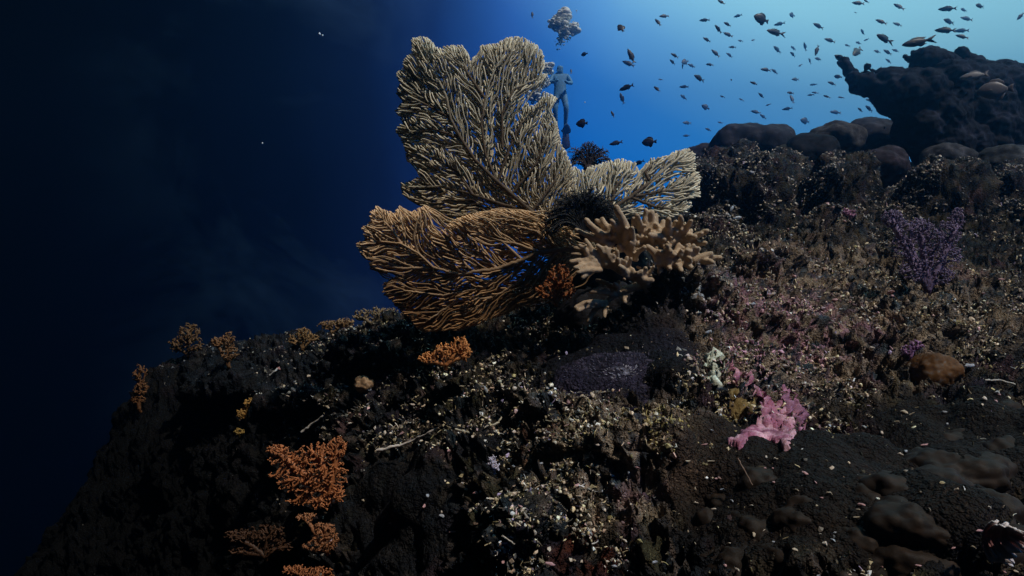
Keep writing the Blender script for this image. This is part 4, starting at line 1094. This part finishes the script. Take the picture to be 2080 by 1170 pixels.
patch("pink_crust", "bright pink coralline crust below the white sponge", "coralline algae", [(1470, 732), (1510, 735), (1530, 780), (1580, 795), (1610, 835), (1622, 880), (1600, 922), (1565, 905), (1530, 905), (1500, 922), (1470, 915), (1478, 885), (1520, 870), (1540, 835), (1510, 800), (1480, 770)], (.30, .10, .16), (.56, .31, .37), 301)
patch("purple_crust", "dusky rose crust right of the pink crust", "coralline algae", [(1540, 770), (1610, 795), (1650, 840), (1630, 890), (1600, 860), (1570, 800)], (.22, .09, .15), (.33, .14, .20), 311)
patch("white_sponge", "greenish white encrusting sponge with one dark pore", "sponge", [(1432, 712), (1460, 708), (1474, 730), (1476, 765), (1462, 785), (1455, 805), (1440, 790), (1422, 765), (1426, 735)], (.56, .58, .46), (.66, .68, .56), 321, .010, .35)
patch("mustard_sponge", "mustard brown crust between white sponge and pink crust", "sponge", [(1475, 785), (1520, 800), (1540, 820), (1525, 860), (1490, 870), (1470, 830)], (.14, .09, .03), (.22, .15, .05), 331, .005)
patch("blue_grey_crust", "small blue-grey crust on the dark middle slope", "coralline algae", [(925, 800), (950, 795), (968, 812), (950, 828), (928, 822)], (.20, .24, .34), (.34, .38, .46), 341, .005)
patch("pale_crust", "small lavender crust above the pink-speckled rubble", "coralline algae", [(1545, 590), (1570, 585), (1582, 602), (1560, 612), (1548, 606)], (.36, .36, .50), (.44, .42, .52), 351, .006)
# rosette shell-like foliose coral at the lower right
p, nr, d = surf(1975, 1090); s = d / F * 1.0
ro = thing("leafy_coral", p, "small pinkish leafy rosette with a white rim in the lower right", "coral")
for k in range(5):
    a = Acc(); rr0 = (44 - k * 7) * s; cc = np.array([0, -.012 * k - .015, .004 * k]); n1, n2 = 7, 26
    Vs, Cs = [], []
    for i in range(n1):
        t = i / (n1 - 1)
        for j in range(n2):
            th = -1.9 + 3.6 * j / (n2 - 1); rr_ = rr0 * t * (1 + .12 * math.sin(th * 5 + k * 2) + .08 * math.sin(th * 11 + k))
            Vs.append([math.cos(th) * rr_, -.020 * t ** 2 + .008 * math.sin(th * 7 + k) * t, math.sin(th) * rr_ * .95])
            Cs.append(np.array([.24, .10, .10]) * (1 - t ** 4) + np.array([.60, .52, .50]) * t ** 4)
    Vs = np.array(Vs) + cc + p; i0 = np.arange(n1 * n2).reshape(n1, n2)
    q = np.stack([i0[:-1, :-1], i0[:-1, 1:], i0[1:, 1:], i0[1:, :-1]], -1).reshape(-1, 4)
    a.add(Vs, q, None, np.array(Cs)); o = a.build("leaf", M_PALE, ro); sm = o.modifiers.new("s", 'SOLIDIFY'); sm.thickness = .0018

# whips and dead twigs
def twig(name, label, cat, pts, r, col, offd=-.03):
    offd -= .015
    P = []; 
    for (x, y) in pts:
        d = on(x, y, offd); P.append((x, y, d))
    dm = np.median([q[2] for q in P]); P = np.array([at(x, y, .3 * d + .7 * dm) for x, y, d in P])
    t = np.linspace(0, len(P) - 1, len(P) * 5); PI = np.stack([np.interp(t, np.arange(len(P)), P[:, k]) for k in range(3)], 1)
    for _ in range(2): PI[1:-1] = (PI[:-2] + 2 * PI[1:-1] + PI[2:]) / 4
    PI[1:-1] += RNG.normal(scale=r * dm / F * .25, size=(len(PI) - 2, 3))
    R = np.interp(t, np.arange(len(P)), np.linspace(1, .6, len(P))) * r * dm / F * RNG.uniform(.75, 1.25, len(t))
    a = Acc(); a.tube(PI, R, col, 7); o = a.build(name, M_BITS, None, origin=PI[0]); tag(o, label, cat)
twig("sea_whip", "thin curved white sea whip at the left of the reef", "sea whip", [(520, 822), (508, 828), (506, 850), (498, 868), (504, 880), (513, 892)], 2.4, (.50, .44, .34))
twig("coral_twig", "long bone-like pale twig lying on the black rock", "coral twig", [(765, 915), (800, 908), (840, 895), (870, 880), (905, 862)], 3.6, (.58, .50, .44), -.02)
twig("coral_twig", "pale forked-looking twig left of the long bone-like one", "coral twig", [(612, 878), (635, 860), (660, 843), (670, 838)], 2.6, (.46, .42, .38), -.02)
twig("coral_twig", "thin arched pale twig high on the left slope", "coral twig", [(548, 762), (562, 750), (580, 745), (600, 748), (614, 756)], 1.8, (.36, .35, .34), -.02)
twig("coral_twig", "short upright pale twig left of the forked-looking one", "coral twig", [(582, 848), (577, 860), (580, 872)], 2.2, (.44, .38, .38), -.02)
twig("coral_twig", "crooked pale twig on the ledge above the black rock", "coral twig", [(925, 872), (950, 880), (985, 872), (1012, 858), (1018, 848)], 2.8, (.44, .38, .28), -.02)
twig("coral_twig", "straight thin twig standing below the pink crust", "coral twig", [(1498, 930), (1512, 955), (1528, 985)], 1.8, (.22, .14, .10), -.03)
twig("coral_twig", "pale horizontal twig on the right slope beside the orange sponge", "coral twig", [(2000, 772), (2030, 772), (2060, 780), (2078, 788)], 2.2, (.40, .36, .32), -.02)
twig("coral_twig", "fallen pale twig near the bottom centre", "coral twig", [(1020, 1088), (1035, 1098), (1045, 1105)], 2.0, (.44, .38, .30), -.02)

# ------------------------------------------------------------------ fish
def loft(prof, n=10, col=(.03, .03, .035), belly=(.05, .05, .055)):
    """prof: (x, half height up, half height down, half width)"""
    V, Cc = [], []
    for x, hu, hd, wd in prof:
        for j in range(n):
            a = 2 * math.pi * j / n; h = hu if math.sin(a) > 0 else hd
            V.append([x, math.cos(a) * wd, math.sin(a) * h]); t = .5 - .5 * math.sin(a); Cc.append(np.array(col) * (1 - t) + np.array(belly) * t)
    k = len(prof); i0 = np.arange(k * n).reshape(k, n)
    q = np.stack([i0[:-1], np.roll(i0[:-1], -1, 1), np.roll(i0[1:], -1, 1), i0[1:]], -1).reshape(-1, 4)
    V = np.array(V); V = np.vstack([V, [prof[0][0], 0, 0], [prof[-1][0], 0, 0]]); Cc += [np.array(col)] * 2
    t1 = np.stack([np.roll(i0[0], -1), i0[0], np.full(n, k * n)], -1); t2 = np.stack([i0[-1], np.roll(i0[-1], -1), np.full(n, k * n + 1)], -1)
    return V, q, np.vstack([t1, t2]), np.array(Cc)
def fin(pts, th, col):
    n = len(pts); P = np.array(pts, float); c = P.mean(0)
    ins = c + (P - c) * .9
    V = np.array([[x, -th, z] for x, z in ins] + [[x, 0, z] for x, z in P] + [[x, th, z] for x, z in ins])
    i = np.arange(n); j = (i + 1) % n
    q = np.vstack([np.stack([i, j, j + n, i + n], -1), np.stack([i + n, j + n, j + 2 * n, i + 2 * n], -1)])
    V = np.vstack([V, [c[0], -th, c[1]], [c[0], th, c[1]]])
    t = np.vstack([np.stack([j, i, np.full(n, 3 * n)], -1), np.stack([i + 2 * n, j + 2 * n, np.full(n, 3 * n + 1)], -1)])
    return V, q, t, np.tile(np.array(col), (len(V), 1))
def fmesh(name, data):
    V, q, t, c = data; return mesh_np(name, V, [q, t], c, True, M_FISH)
def fish_kit(kind, col, belly):
    if kind == 's':
        pr = [(-.5, .004, .004, .003), (-.47, .03, .03, .018), (-.40, .075, .07, .035), (-.28, .125, .12, .055), (-.10, .155, .15, .062), (.08, .14, .135, .052), (.22, .095, .09, .034), (.32, .05, .048, .02), (.36, .036, .036, .013)]
        tail = [(.33, .03), (.42, .09), (.54, .14), (.47, .04), (.44, 0), (.47, -.04), (.54, -.14), (.42, -.09), (.33, -.03)]
        dor = [(-.20, .13), (-.10, .19), (.06, .19), (.20, .14), (.26, .09), (.20, .08)]; ana = [(.02, -.12), (.08, -.18), (.18, -.16), (.27, -.06), (.20, -.08)]
    elif kind == 'f':
        pr = [(-.5, .004, .004, .003), (-.47, .032, .03, .02), (-.39, .075, .07, .038), (-.27, .115, .11, .055), (-.10, .14, .14, .062), (.08, .125, .125, .052), (.20, .09, .09, .036), (.28, .055, .05, .02), (.33, .035, .035, .013)]
        tail = [(.30, .03), (.40, .07), (.62, .13), (.66, .12), (.50, .04), (.42, 0), (.50, -.05), (.64, -.15), (.60, -.15), (.40, -.07), (.30, -.03)]
        dor = [(-.22, .12), (-.12, .165), (.06, .175), (.22, .14), (.34, .12), (.22, .07)]; ana = [(.0, -.12), (.10, -.175), (.20, -.14), (.32, -.10), (.22, -.06)]
    else:
        pr = [(-.5, .01, .01, .006), (-.47, .06, .06, .03), (-.40, .15, .14, .05), (-.28, .24, .23, .07), (-.10, .30, .29, .08), (.08, .28, .28, .07), (.22, .19, .19, .048), (.32, .09, .09, .025), (.37, .055, .055, .015)]
        tail = [(.34, .05), (.44, .11), (.54, .14), (.52, .04), (.51, 0), (.52, -.04), (.54, -.14), (.44, -.11), (.34, -.05)]
        dor = [(-.22, .25), (-.08, .36), (.12, .37), (.26, .27), (.31, .12), (.2, .16)]; ana = [(-.02, -.27), (.08, -.37), (.20, -.34), (.30, -.14), (.2, -.17)]
    dkc = np.array(col) * .9
    V, T = ICO1
    side = .045 if kind != 'd' else .05
    eye = Acc()
    for sg in (-1, 1): eye.add(V * .014 + np.array([-.39, sg * side * .8, .02]), None, T, (.004, .004, .004))
    em = mesh_np("eyes", np.vstack(eye.v), np.vstack(eye.t), np.vstack(eye.c), True, M_FISH)
    pec = fin([(-.22, .0), (-.12, .03), (-.06, -.01), (-.10, -.05), (-.20, -.03)], .003, dkc); pec[0][:, 1] -= .066 if kind != 'd' else .08
    return {'body': fmesh("body", loft(pr, 12, col, belly)), 'tail_fin': fmesh("tail_fin", fin(tail, .006, dkc)), 'dorsal_fin': fmesh("dorsal_fin", fin(dor, .006, dkc)), 'anal_fin': fmesh("anal_fin", fin(ana, .006, dkc)), 'eyes': em, 'pectoral_fin': fmesh("pectoral_fin", pec)}
DKF, BLF = (.022, .020, .026), (.030, .028, .034)
KITS = {k: fish_kit(k, DKF, BLF) for k in 'sfd'}
HAZYK = {k: fish_kit(k, (.06, .10, .16), (.09, .14, .20)) for k in 'sfd'}  # bluish colours paint extra haze onto the farthest fish
PALEK = {'s': fish_kit('s', (.10, .09, .11), (.55, .55, .56)), 'd': fish_kit('d', (.12, .105, .115), (.17, .15, .16))}
FISH = []   # px, py, length px, heading deg, kind, tone
def c4(x, y, L_, th, k, tn): FISH.append([1160 + x / 3.656, y / 3.656, L_ / 3.656, th, k, tn, None])
def c5(x, y, L_, th, k, tn): FISH.append([1620 + x / 3.9, y / 3.9, L_ / 3.9, th, k, tn, None])
for r in [(690,120,75,187,'s',1),(645,165,70,118,'s',.7),(370,208,72,112,'d',0),(990,150,70,175,'s',1.3),(1115,15,60,140,'s',.5),(1238,118,55,190,'s',2.2),(1160,180,62,165,'s',.8),(1092,215,75,135,'s',.4),(1165,257,78,158,'s',1.2),
          (1410,140,118,165,'d',.3),(1515,240,160,178,'f',.4),(1547,178,70,185,'s',2),(1640,112,50,180,'d',2.2),(1835,193,88,160,'s',1.2),(98,402,44,180,'d',.6),(445,415,118,113,'s',.2),(425,472,95,152,'s',1.2),(0,530,42,90,'s',1),
          (768,412,64,155,'s',.7),(752,460,52,150,'s',1),(845,460,60,200,'d',2),(895,488,60,165,'s',2),(828,492,36,95,'s',2),(1007,295,64,160,'s',.7),(1072,395,80,135,'s',1.2),(1028,480,60,178,'s',1.2),(1197,350,50,172,'s',1.6),(1175,410,56,150,'s',1.8),
          (1258,303,45,180,'s',2.3),(1352,298,38,205,'s',2.6),(950,580,92,165,'s',.4),(1190,593,18,180,'d',1),(1355,617,54,150,'s',.6),(410,650,102,195,'s',.2),(378,730,85,110,'s',1.4),(637,660,60,125,'s',.7),(838,645,60,172,'s',1.7),(665,590,36,180,'s',2.8),
          (835,722,60,155,'s',2.7),(1123,717,36,150,'s',1.7),(1410,708,56,145,'s',1.2),(1265,740,40,150,'s',2.7),(997,795,60,150,'d',2.4),(308,847,54,115,'s',.7),(78,917,80,175,'d',0),(332,1063,96,190,'s',.2),(578,1055,98,180,'d',0),(860,913,70,183,'s',2.3),
          (1108,910,40,170,'s',2.8),(1018,962,50,165,'s',2.8),(855,1008,50,180,'s',2.9),(1370,832,70,160,'s',2.0),(1425,865,60,150,'s',2.4),(1605,808,60,180,'s',1.9),(1465,778,40,200,'s',2.9),(1735,898,70,170,'d',2.6),(1445,518,80,175,'s',1.3),(1510,530,60,150,'s',1.8),(1665,590,65,185,'s',2),
          (1800,628,45,178,'s',2.8),(1628,690,56,175,'s',1.5),(1640,735,70,100,'s',2),(1530,368,76,150,'s',1.9),(1645,403,54,150,'s',1.7),(1737,345,60,115,'s',2),(1825,375,85,250,'s',.8),(1833,437,60,178,'s',1.8),(1773,453,46,115,'s',1.9),(1703,485,36,210,'s',2.5),
          (1780,705,45,180,'s',2),(1812,688,46,165,'s',2.2),(1650,358,50,160,'s',2.8)]: c4(*r)
for r in [(480,25,92,172,'s',.8),(545,10,50,155,'s',1.2),(803,52,86,135,'s',1.3),(460,100,26,180,'s',2.8),(662,172,86,150,'s',.8),(790,192,70,155,'s',1.8),(515,253,56,145,'s',1.8),(255,320,90,165,'s',1.4),(685,305,180,170,'f',.2),(945,335,252,190,'f',.1),(472,410,148,217,'s',.3),
          (482,340,56,170,'s',2.3),(395,360,50,170,'s',2.3),(545,315,40,200,'s',2.6),(630,408,60,170,'s',1.8),(712,413,76,150,'s',1.7),(775,400,60,165,'s',2.1),(720,483,56,145,'s',2),(1187,70,108,172,'s',.9),(1315,78,70,178,'s',2.1),(1442,47,98,183,'s',.8),(1197,170,110,174,'s',1.1),
          (1338,148,96,168,'s',1.8),(1168,240,132,170,'s',.5),(1298,243,86,170,'s',2),(1303,290,92,160,'s',.7),(1765,130,80,225,'s',1.2),(345,468,140,165,'s',.2),(320,607,50,160,'d',1.6),(270,660,70,160,'s',1.4),(232,765,50,145,'s',1),(345,772,50,170,'s',2.4),(570,795,60,160,'s',2.3),
          (565,860,76,150,'s',1.4),(495,870,52,145,'s',1),(550,960,60,175,'s',2.2),(300,890,90,175,'s',2.8)]: c5(*r)
FISH.append([1297, 331, 22, 200, 's', .2, None]); FISH.append([1081, 30, 14, 90, 's', 1.4, None]); FISH.append([1150, 264, 22, 80, 'd', 2.2, None])
# the ones that can be named by sight
NAMED = {(1546, 38): "deep-bodied dark fish near the top, plumpest against the open water", (1574, 66): "fork-tailed dark fish just below the plump one at the top",
 (1796, 78): "dark fork-tailed fish left of the largest fish", (1862, 86): "largest dark fish, long-tailed, touching the top of the overhanging outcrop", (1741, 105): "slim dark fish tilted head down above the outcrop's left tip",
 (1708, 120): "dark fish at the very left tip of the overhanging outcrop", (1282, 113): "fat dark fish tilted head up above the sea fan's right shoulder", (1276, 129): "blue-grey fish overlapping the tail of the fat head-up fish",
 (1181, 251): "deep-bodied black fish close beside the tall sea fan", (1318, 288): "deep-bodied black fish above the right-hand low sea fan", (1251, 291): "slim black fish just above the dark feather star", (1272, 178): "slim dark fish swimming level right of the tall sea fan",
 (1261, 57): "plump dark fish tilted head up right of the bubble cloud", (1297, 331): "black fish right at the upper edge of the low sea fan", (1187, 110): "small round dark fish below and right of the bubble cloud", (1081, 30): "tiny dark fish left of the bubble cloud near the top edge",
 (1150, 264): "faint round fish beside the feet of the distant diver", (1420, 159): "dark fish in mid water above the coral heads, tail drooping", (1160, 145): "tiny dark fish right beside the distant diver", (2072, 33): "dark fish cut by the right edge near the top",
 (1659, 103): "dark curved fish head down among pale ones above the skyline", (1920, 62): "dark fish above and right of the largest fish, darkest of its group", (1263, 200): "reddish slim fish tilted head up under the level slim one"}
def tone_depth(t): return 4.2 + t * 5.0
used_l = {}
anchors = []
for f in FISH:
    best = min(NAMED, key=lambda k: math.hypot(k[0] - f[0], k[1] - f[1]))
    if math.hypot(best[0] - f[0], best[1] - f[1]) < 5 and best not in used_l:
        f[6] = NAMED[best]; used_l[best] = 1
short = {(1546, 38): "the plump dark fish near the top", (1574, 66): "the fork-tailed fish near the top", (1796, 78): "the fork-tailed one beside the largest", (1862, 86): "the largest dark fish", (1741, 105): "the slim head-down fish",
 (1708, 120): "the outcrop tip fish", (1282, 113): "the fat head-up fish", (1318, 288): "the black fish above the low fan", (1272, 178): "the level fish by the tall fan", (1420, 159): "the droop-tailed fish", (1659, 103): "the dark curved fish",
 (1920, 62): "the darkest fish top right", (2072, 33): "the fish at the right edge", (1251, 291): "the black fish above the feather star"}
ordn = ["nearest", "second", "third", "fourth", "fifth", "sixth", "seventh", "eighth", "ninth", "tenth", "eleventh", "twelfth"]
cnt = {}
def rel(f, k):
    dx, dy = f[0] - k[0], k[1] - f[1]; a = math.degrees(math.atan2(dy, dx)) % 360
    return ["right of", "above and right of", "above", "above and left of", "left of", "below and left of", "below", "below and right of"][int((a + 22.5) // 45) % 8]
rest = [f for f in FISH if f[6] is None]
for f in rest:
    k = min(short, key=lambda q: math.hypot(q[0] - f[0], q[1] - f[1])); f.append((rel(f, k), k, math.hypot(k[0] - f[0], k[1] - f[1])))
rest.sort(key=lambda f: f[7][2])
for f in rest:
    r_, k, _ = f[7]; n = cnt.get((r_, k), 0); cnt[(r_, k)] = n + 1
    tone = "dark" if f[5] < .9 else "blue-grey" if f[5] < 1.9 else "faint hazy blue"
    f[6] = f"{tone} fish, {ordn[n]} {r_} {short[k]}"
def add_fish(px, py, Lp, th, kind, d, label, group, kits=KITS, small=False):
    c = at(px, py, d); e = thing("fish", c, label, "fish", group)
    full = 1.16 if kind == 'f' else 1.04
    s = Lp / F * d / full
    yaw = random.uniform(-.62, .62)
    a = math.radians(180 - th)                # head points to -x in the kit
    if math.cos(math.radians(th)) > .2: pass
    Mx = Matrix.Rotation(PITCH, 4, 'X') @ Matrix.Rotation(a, 4, 'Y') @ Matrix.Rotation(yaw, 4, 'Z')
    e.matrix_world = Matrix.Translation(Vector(c)) @ Mx @ Matrix.Scale(s / max(.8, math.cos(yaw)), 4)
    names = ['body', 'tail_fin'] if small else ['body', 'tail_fin', 'dorsal_fin', 'anal_fin', 'pectoral_fin', 'eyes']
    for nme in names: link(nme, kits[kind][nme], e)
    return e
for f in sorted(FISH, key=lambda f: (f[0], f[1])):
    d = tone_depth(f[5]) * random.uniform(.97, 1.03)
    if abs(f[0] - 1862) < 4: d = 4.3
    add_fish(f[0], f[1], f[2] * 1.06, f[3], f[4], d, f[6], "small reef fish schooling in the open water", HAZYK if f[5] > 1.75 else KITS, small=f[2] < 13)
G2 = "fish swimming in front of the reef"
add_fish(1978, 154, 52, 186, 's', 4.3, "pale-bellied fish in front of the dark outcrop, upper of two", G2, PALEK)
add_fish(2020, 183, 58, 182, 'd', 4.2, "dull grey fish in front of the dark outcrop, lower of two", G2, PALEK)
add_fish(1487, 423, 17, 235, 's', 2.9, "tiny white fish above the other one beside the low sea fan", G2, {'s': fish_kit('s', (.5, .55, .6), (.6, .65, .7))})
add_fish(1498, 442, 19, 8, 's', 2.9, "tiny white fish under the other one beside the low sea fan", G2, {'s': fish_kit('s', (.45, .5, .55), (.6, .65, .7))})

# ------------------------------------------------------------------ the distant diver and the bubbles
def skin(name, verts, edges, radii, parent, mat, col, sub=2):
    me = bpy.data.meshes.new(name); me.from_pydata([tuple(v) for v in verts], edges, [])
    o = link(name, me, parent); md = o.modifiers.new("k", 'SKIN'); md.use_smooth_shade = True
    for i, r in enumerate(radii): me.skin_vertices[0].data[i].radius = (r, r) if not isinstance(r, tuple) else r
    me.skin_vertices[0].data[0].use_root = True
    sb = o.modifiers.new("s", 'SUBSURF'); sb.levels = sub; sb.render_levels = sub
    dg = bpy.context.evaluated_depsgraph_get(); m2 = bpy.data.meshes.new_from_object(o.evaluated_get(dg)); o.modifiers.clear(); o.data = m2; m2.name = name
    for a in list(m2.color_attributes): m2.color_attributes.remove(a)
    ca = m2.color_attributes.new("Col", 'FLOAT_COLOR', 'POINT'); ca.data.foreach_set("color", np.tile([*col, 1], len(m2.vertices)).astype(np.float32))
    m2.materials.clear(); m2.materials.append(mat); return o
DD = 16.5
pc_ = at(1138, 190, DD)
dv = thing("person", pc_, "distant diver hanging upright in the haze behind the tall sea fan", "person")
Vd = [(0, 0, 0), (0, 0, .18), (0, .01, .38), (0, .02, .50), (0, 0, .60), (0, -.02, .72), (-.18, .02, .46), (-.27, -.12, .24), (-.14, -.30, .18), (.18, .02, .46), (.28, -.10, .22), (.15, -.28, .16),
      (-.09, 0, -.05), (-.13, -.06, -.42), (-.10, .12, -.80), (.09, 0, -.05), (.14, -.10, -.40), (.13, .10, -.78), (-.07, -.40, .18), (.09, -.38, .16), (-.10, .02, -.90), (.13, 0, -.88)]
Ed = [(0, 1), (1, 2), (2, 3), (3, 4), (4, 5), (2, 6), (6, 7), (7, 8), (8, 18), (2, 9), (9, 10), (10, 11), (11, 19), (0, 12), (12, 13), (13, 14), (14, 20), (0, 15), (15, 16), (16, 17), (17, 21)]
Rd = [(.15, .11), (.14, .10), (.18, .11), .07, .085, .095, .065, .05, .038, .065, .05, .038, .10, .07, .05, .10, .07, .05, .035, .035, .04, .04]
skin("body", Vd, Ed, Rd, dv, M_SUIT, (.10, .28, .50))  # light blue body colour paints haze into the distant figure
a = Acc(); a.tube(np.array([(0, .17, -.05), (0, .18, .0), (0, .18, .48), (0, .16, .54)]), np.array([.05, .09, .09, .05]), (.25, .27, .28), 12)
o = a.build("air_tank", M_SUIT, dv, origin=(0, 0, 0))
for sx_ in (-.10, .13):
    V, q, t, c = fin([(-.06, -.86), (.06, -.86), (.11, -1.35), (0, -1.42), (-.11, -1.35)], .012, (.02, .02, .03)); V[:, 0] += sx_; V[:, 1] += .02
    link("swim_fin", mesh_np("swim_fin", V, [q, t], c, True, M_SUIT), dv)
def bubble_cloud(name, label, blobs, d, seed):
    rng = np.random.default_rng(seed); V, T = ICO2; vs_, ts = [], []; n = 0
    for (x, y, r, k, big) in blobs:
        c = at(x, y, d)
        for j in range(k):
            q = rng.normal(size=3); q *= rng.uniform(.1, 1) / np.linalg.norm(q); p = c + q * r * d / F; s = rng.uniform(.3, 1) ** 2 * big * d / F
            vs_.append(p + V * s * np.array([1.2, 1.2, .8])); ts.append(T + n); n += len(V)
    V_ = np.vstack(vs_); org = V_.mean(0); o = link(name, mesh_np(name, V_ - org, np.vstack(ts), None, True, M_BUB), None, tuple(org)); tag(o, label, "bubbles", None, 'stuff')
bubble_cloud("bubbles", "pale cloud of exhaled bubbles rising above the distant diver", [(1150, 50, 34, 60, 2.2), (1135, 90, 14, 26, 2.0), (1145, 32, 14, 70, 9), (1150, 26, 8, 20, 9), (1166, 58, 10, 50, 8), (1145, 56, 20, 160, 6), (1130, 48, 16, 90, 5), (1148, 74, 18, 90, 3.5)], DD, 5)
bubble_cloud("bubbles", "small bubble cloud behind the right shoulder of the tall sea fan", [(1112, 138, 11, 110, 7), (1104, 165, 13, 90, 6), (1085, 195, 16, 110, 6)], DD - .5, 6)
# drifting specks in the dark water
V, T = ICO2
for k, (x, y, r, lb) in enumerate([(649, 69, 3.4, "bright drifting speck in the dark water, left of the close pair"), (655, 72, 2.2, "fainter drifting speck in the dark water, right of the close pair"), (533, 291, 2.2, "lone small drifting speck in the middle of the dark water"), (1188, 208, 1.6, "tiny white speck in the blue water right of the tall sea fan")]):
    d = 1.6; s = r * d / F; P = V * np.array([s * .7, s * .6, s]) * (1 + .3 * perlin(V * 2, 1.1, 400 + k))[:, None]
    tag(link("drifting_speck", mesh_np("drifting_speck", P, T, np.tile([.6, .68, .75], (len(P), 1)), True, M_PALE), None, tuple(at(x, y, d))), lb, "particle", "particles adrift in the water")

# ------------------------------------------------------------------ water haze
bm = bmesh.new(); bmesh.ops.create_cube(bm, size=1)
for v in bm.verts: v.co = Vector((v.co.x * 44, v.co.y * 32 + 10, v.co.z * 19.6 + 0.9))
me = bpy.data.meshes.new("haze"); bm.to_mesh(me); bm.free()
hm = bpy.data.materials.new("water_haze"); hm.use_nodes = True; hm.node_tree.nodes.clear()
ho = hm.node_tree.nodes.new("ShaderNodeOutputMaterial"); pv = hm.node_tree.nodes.new("ShaderNodeVolumePrincipled")
pv.inputs['Color'].default_value = (.04, .125, .235, 1)
pv.inputs['Density'].default_value = .055
pv.inputs['Anisotropy'].default_value = .90
hm.node_tree.links.new(pv.outputs[0], ho.inputs['Volume'])
me.materials.append(hm)
tag(link("haze", me), kind='stuff')
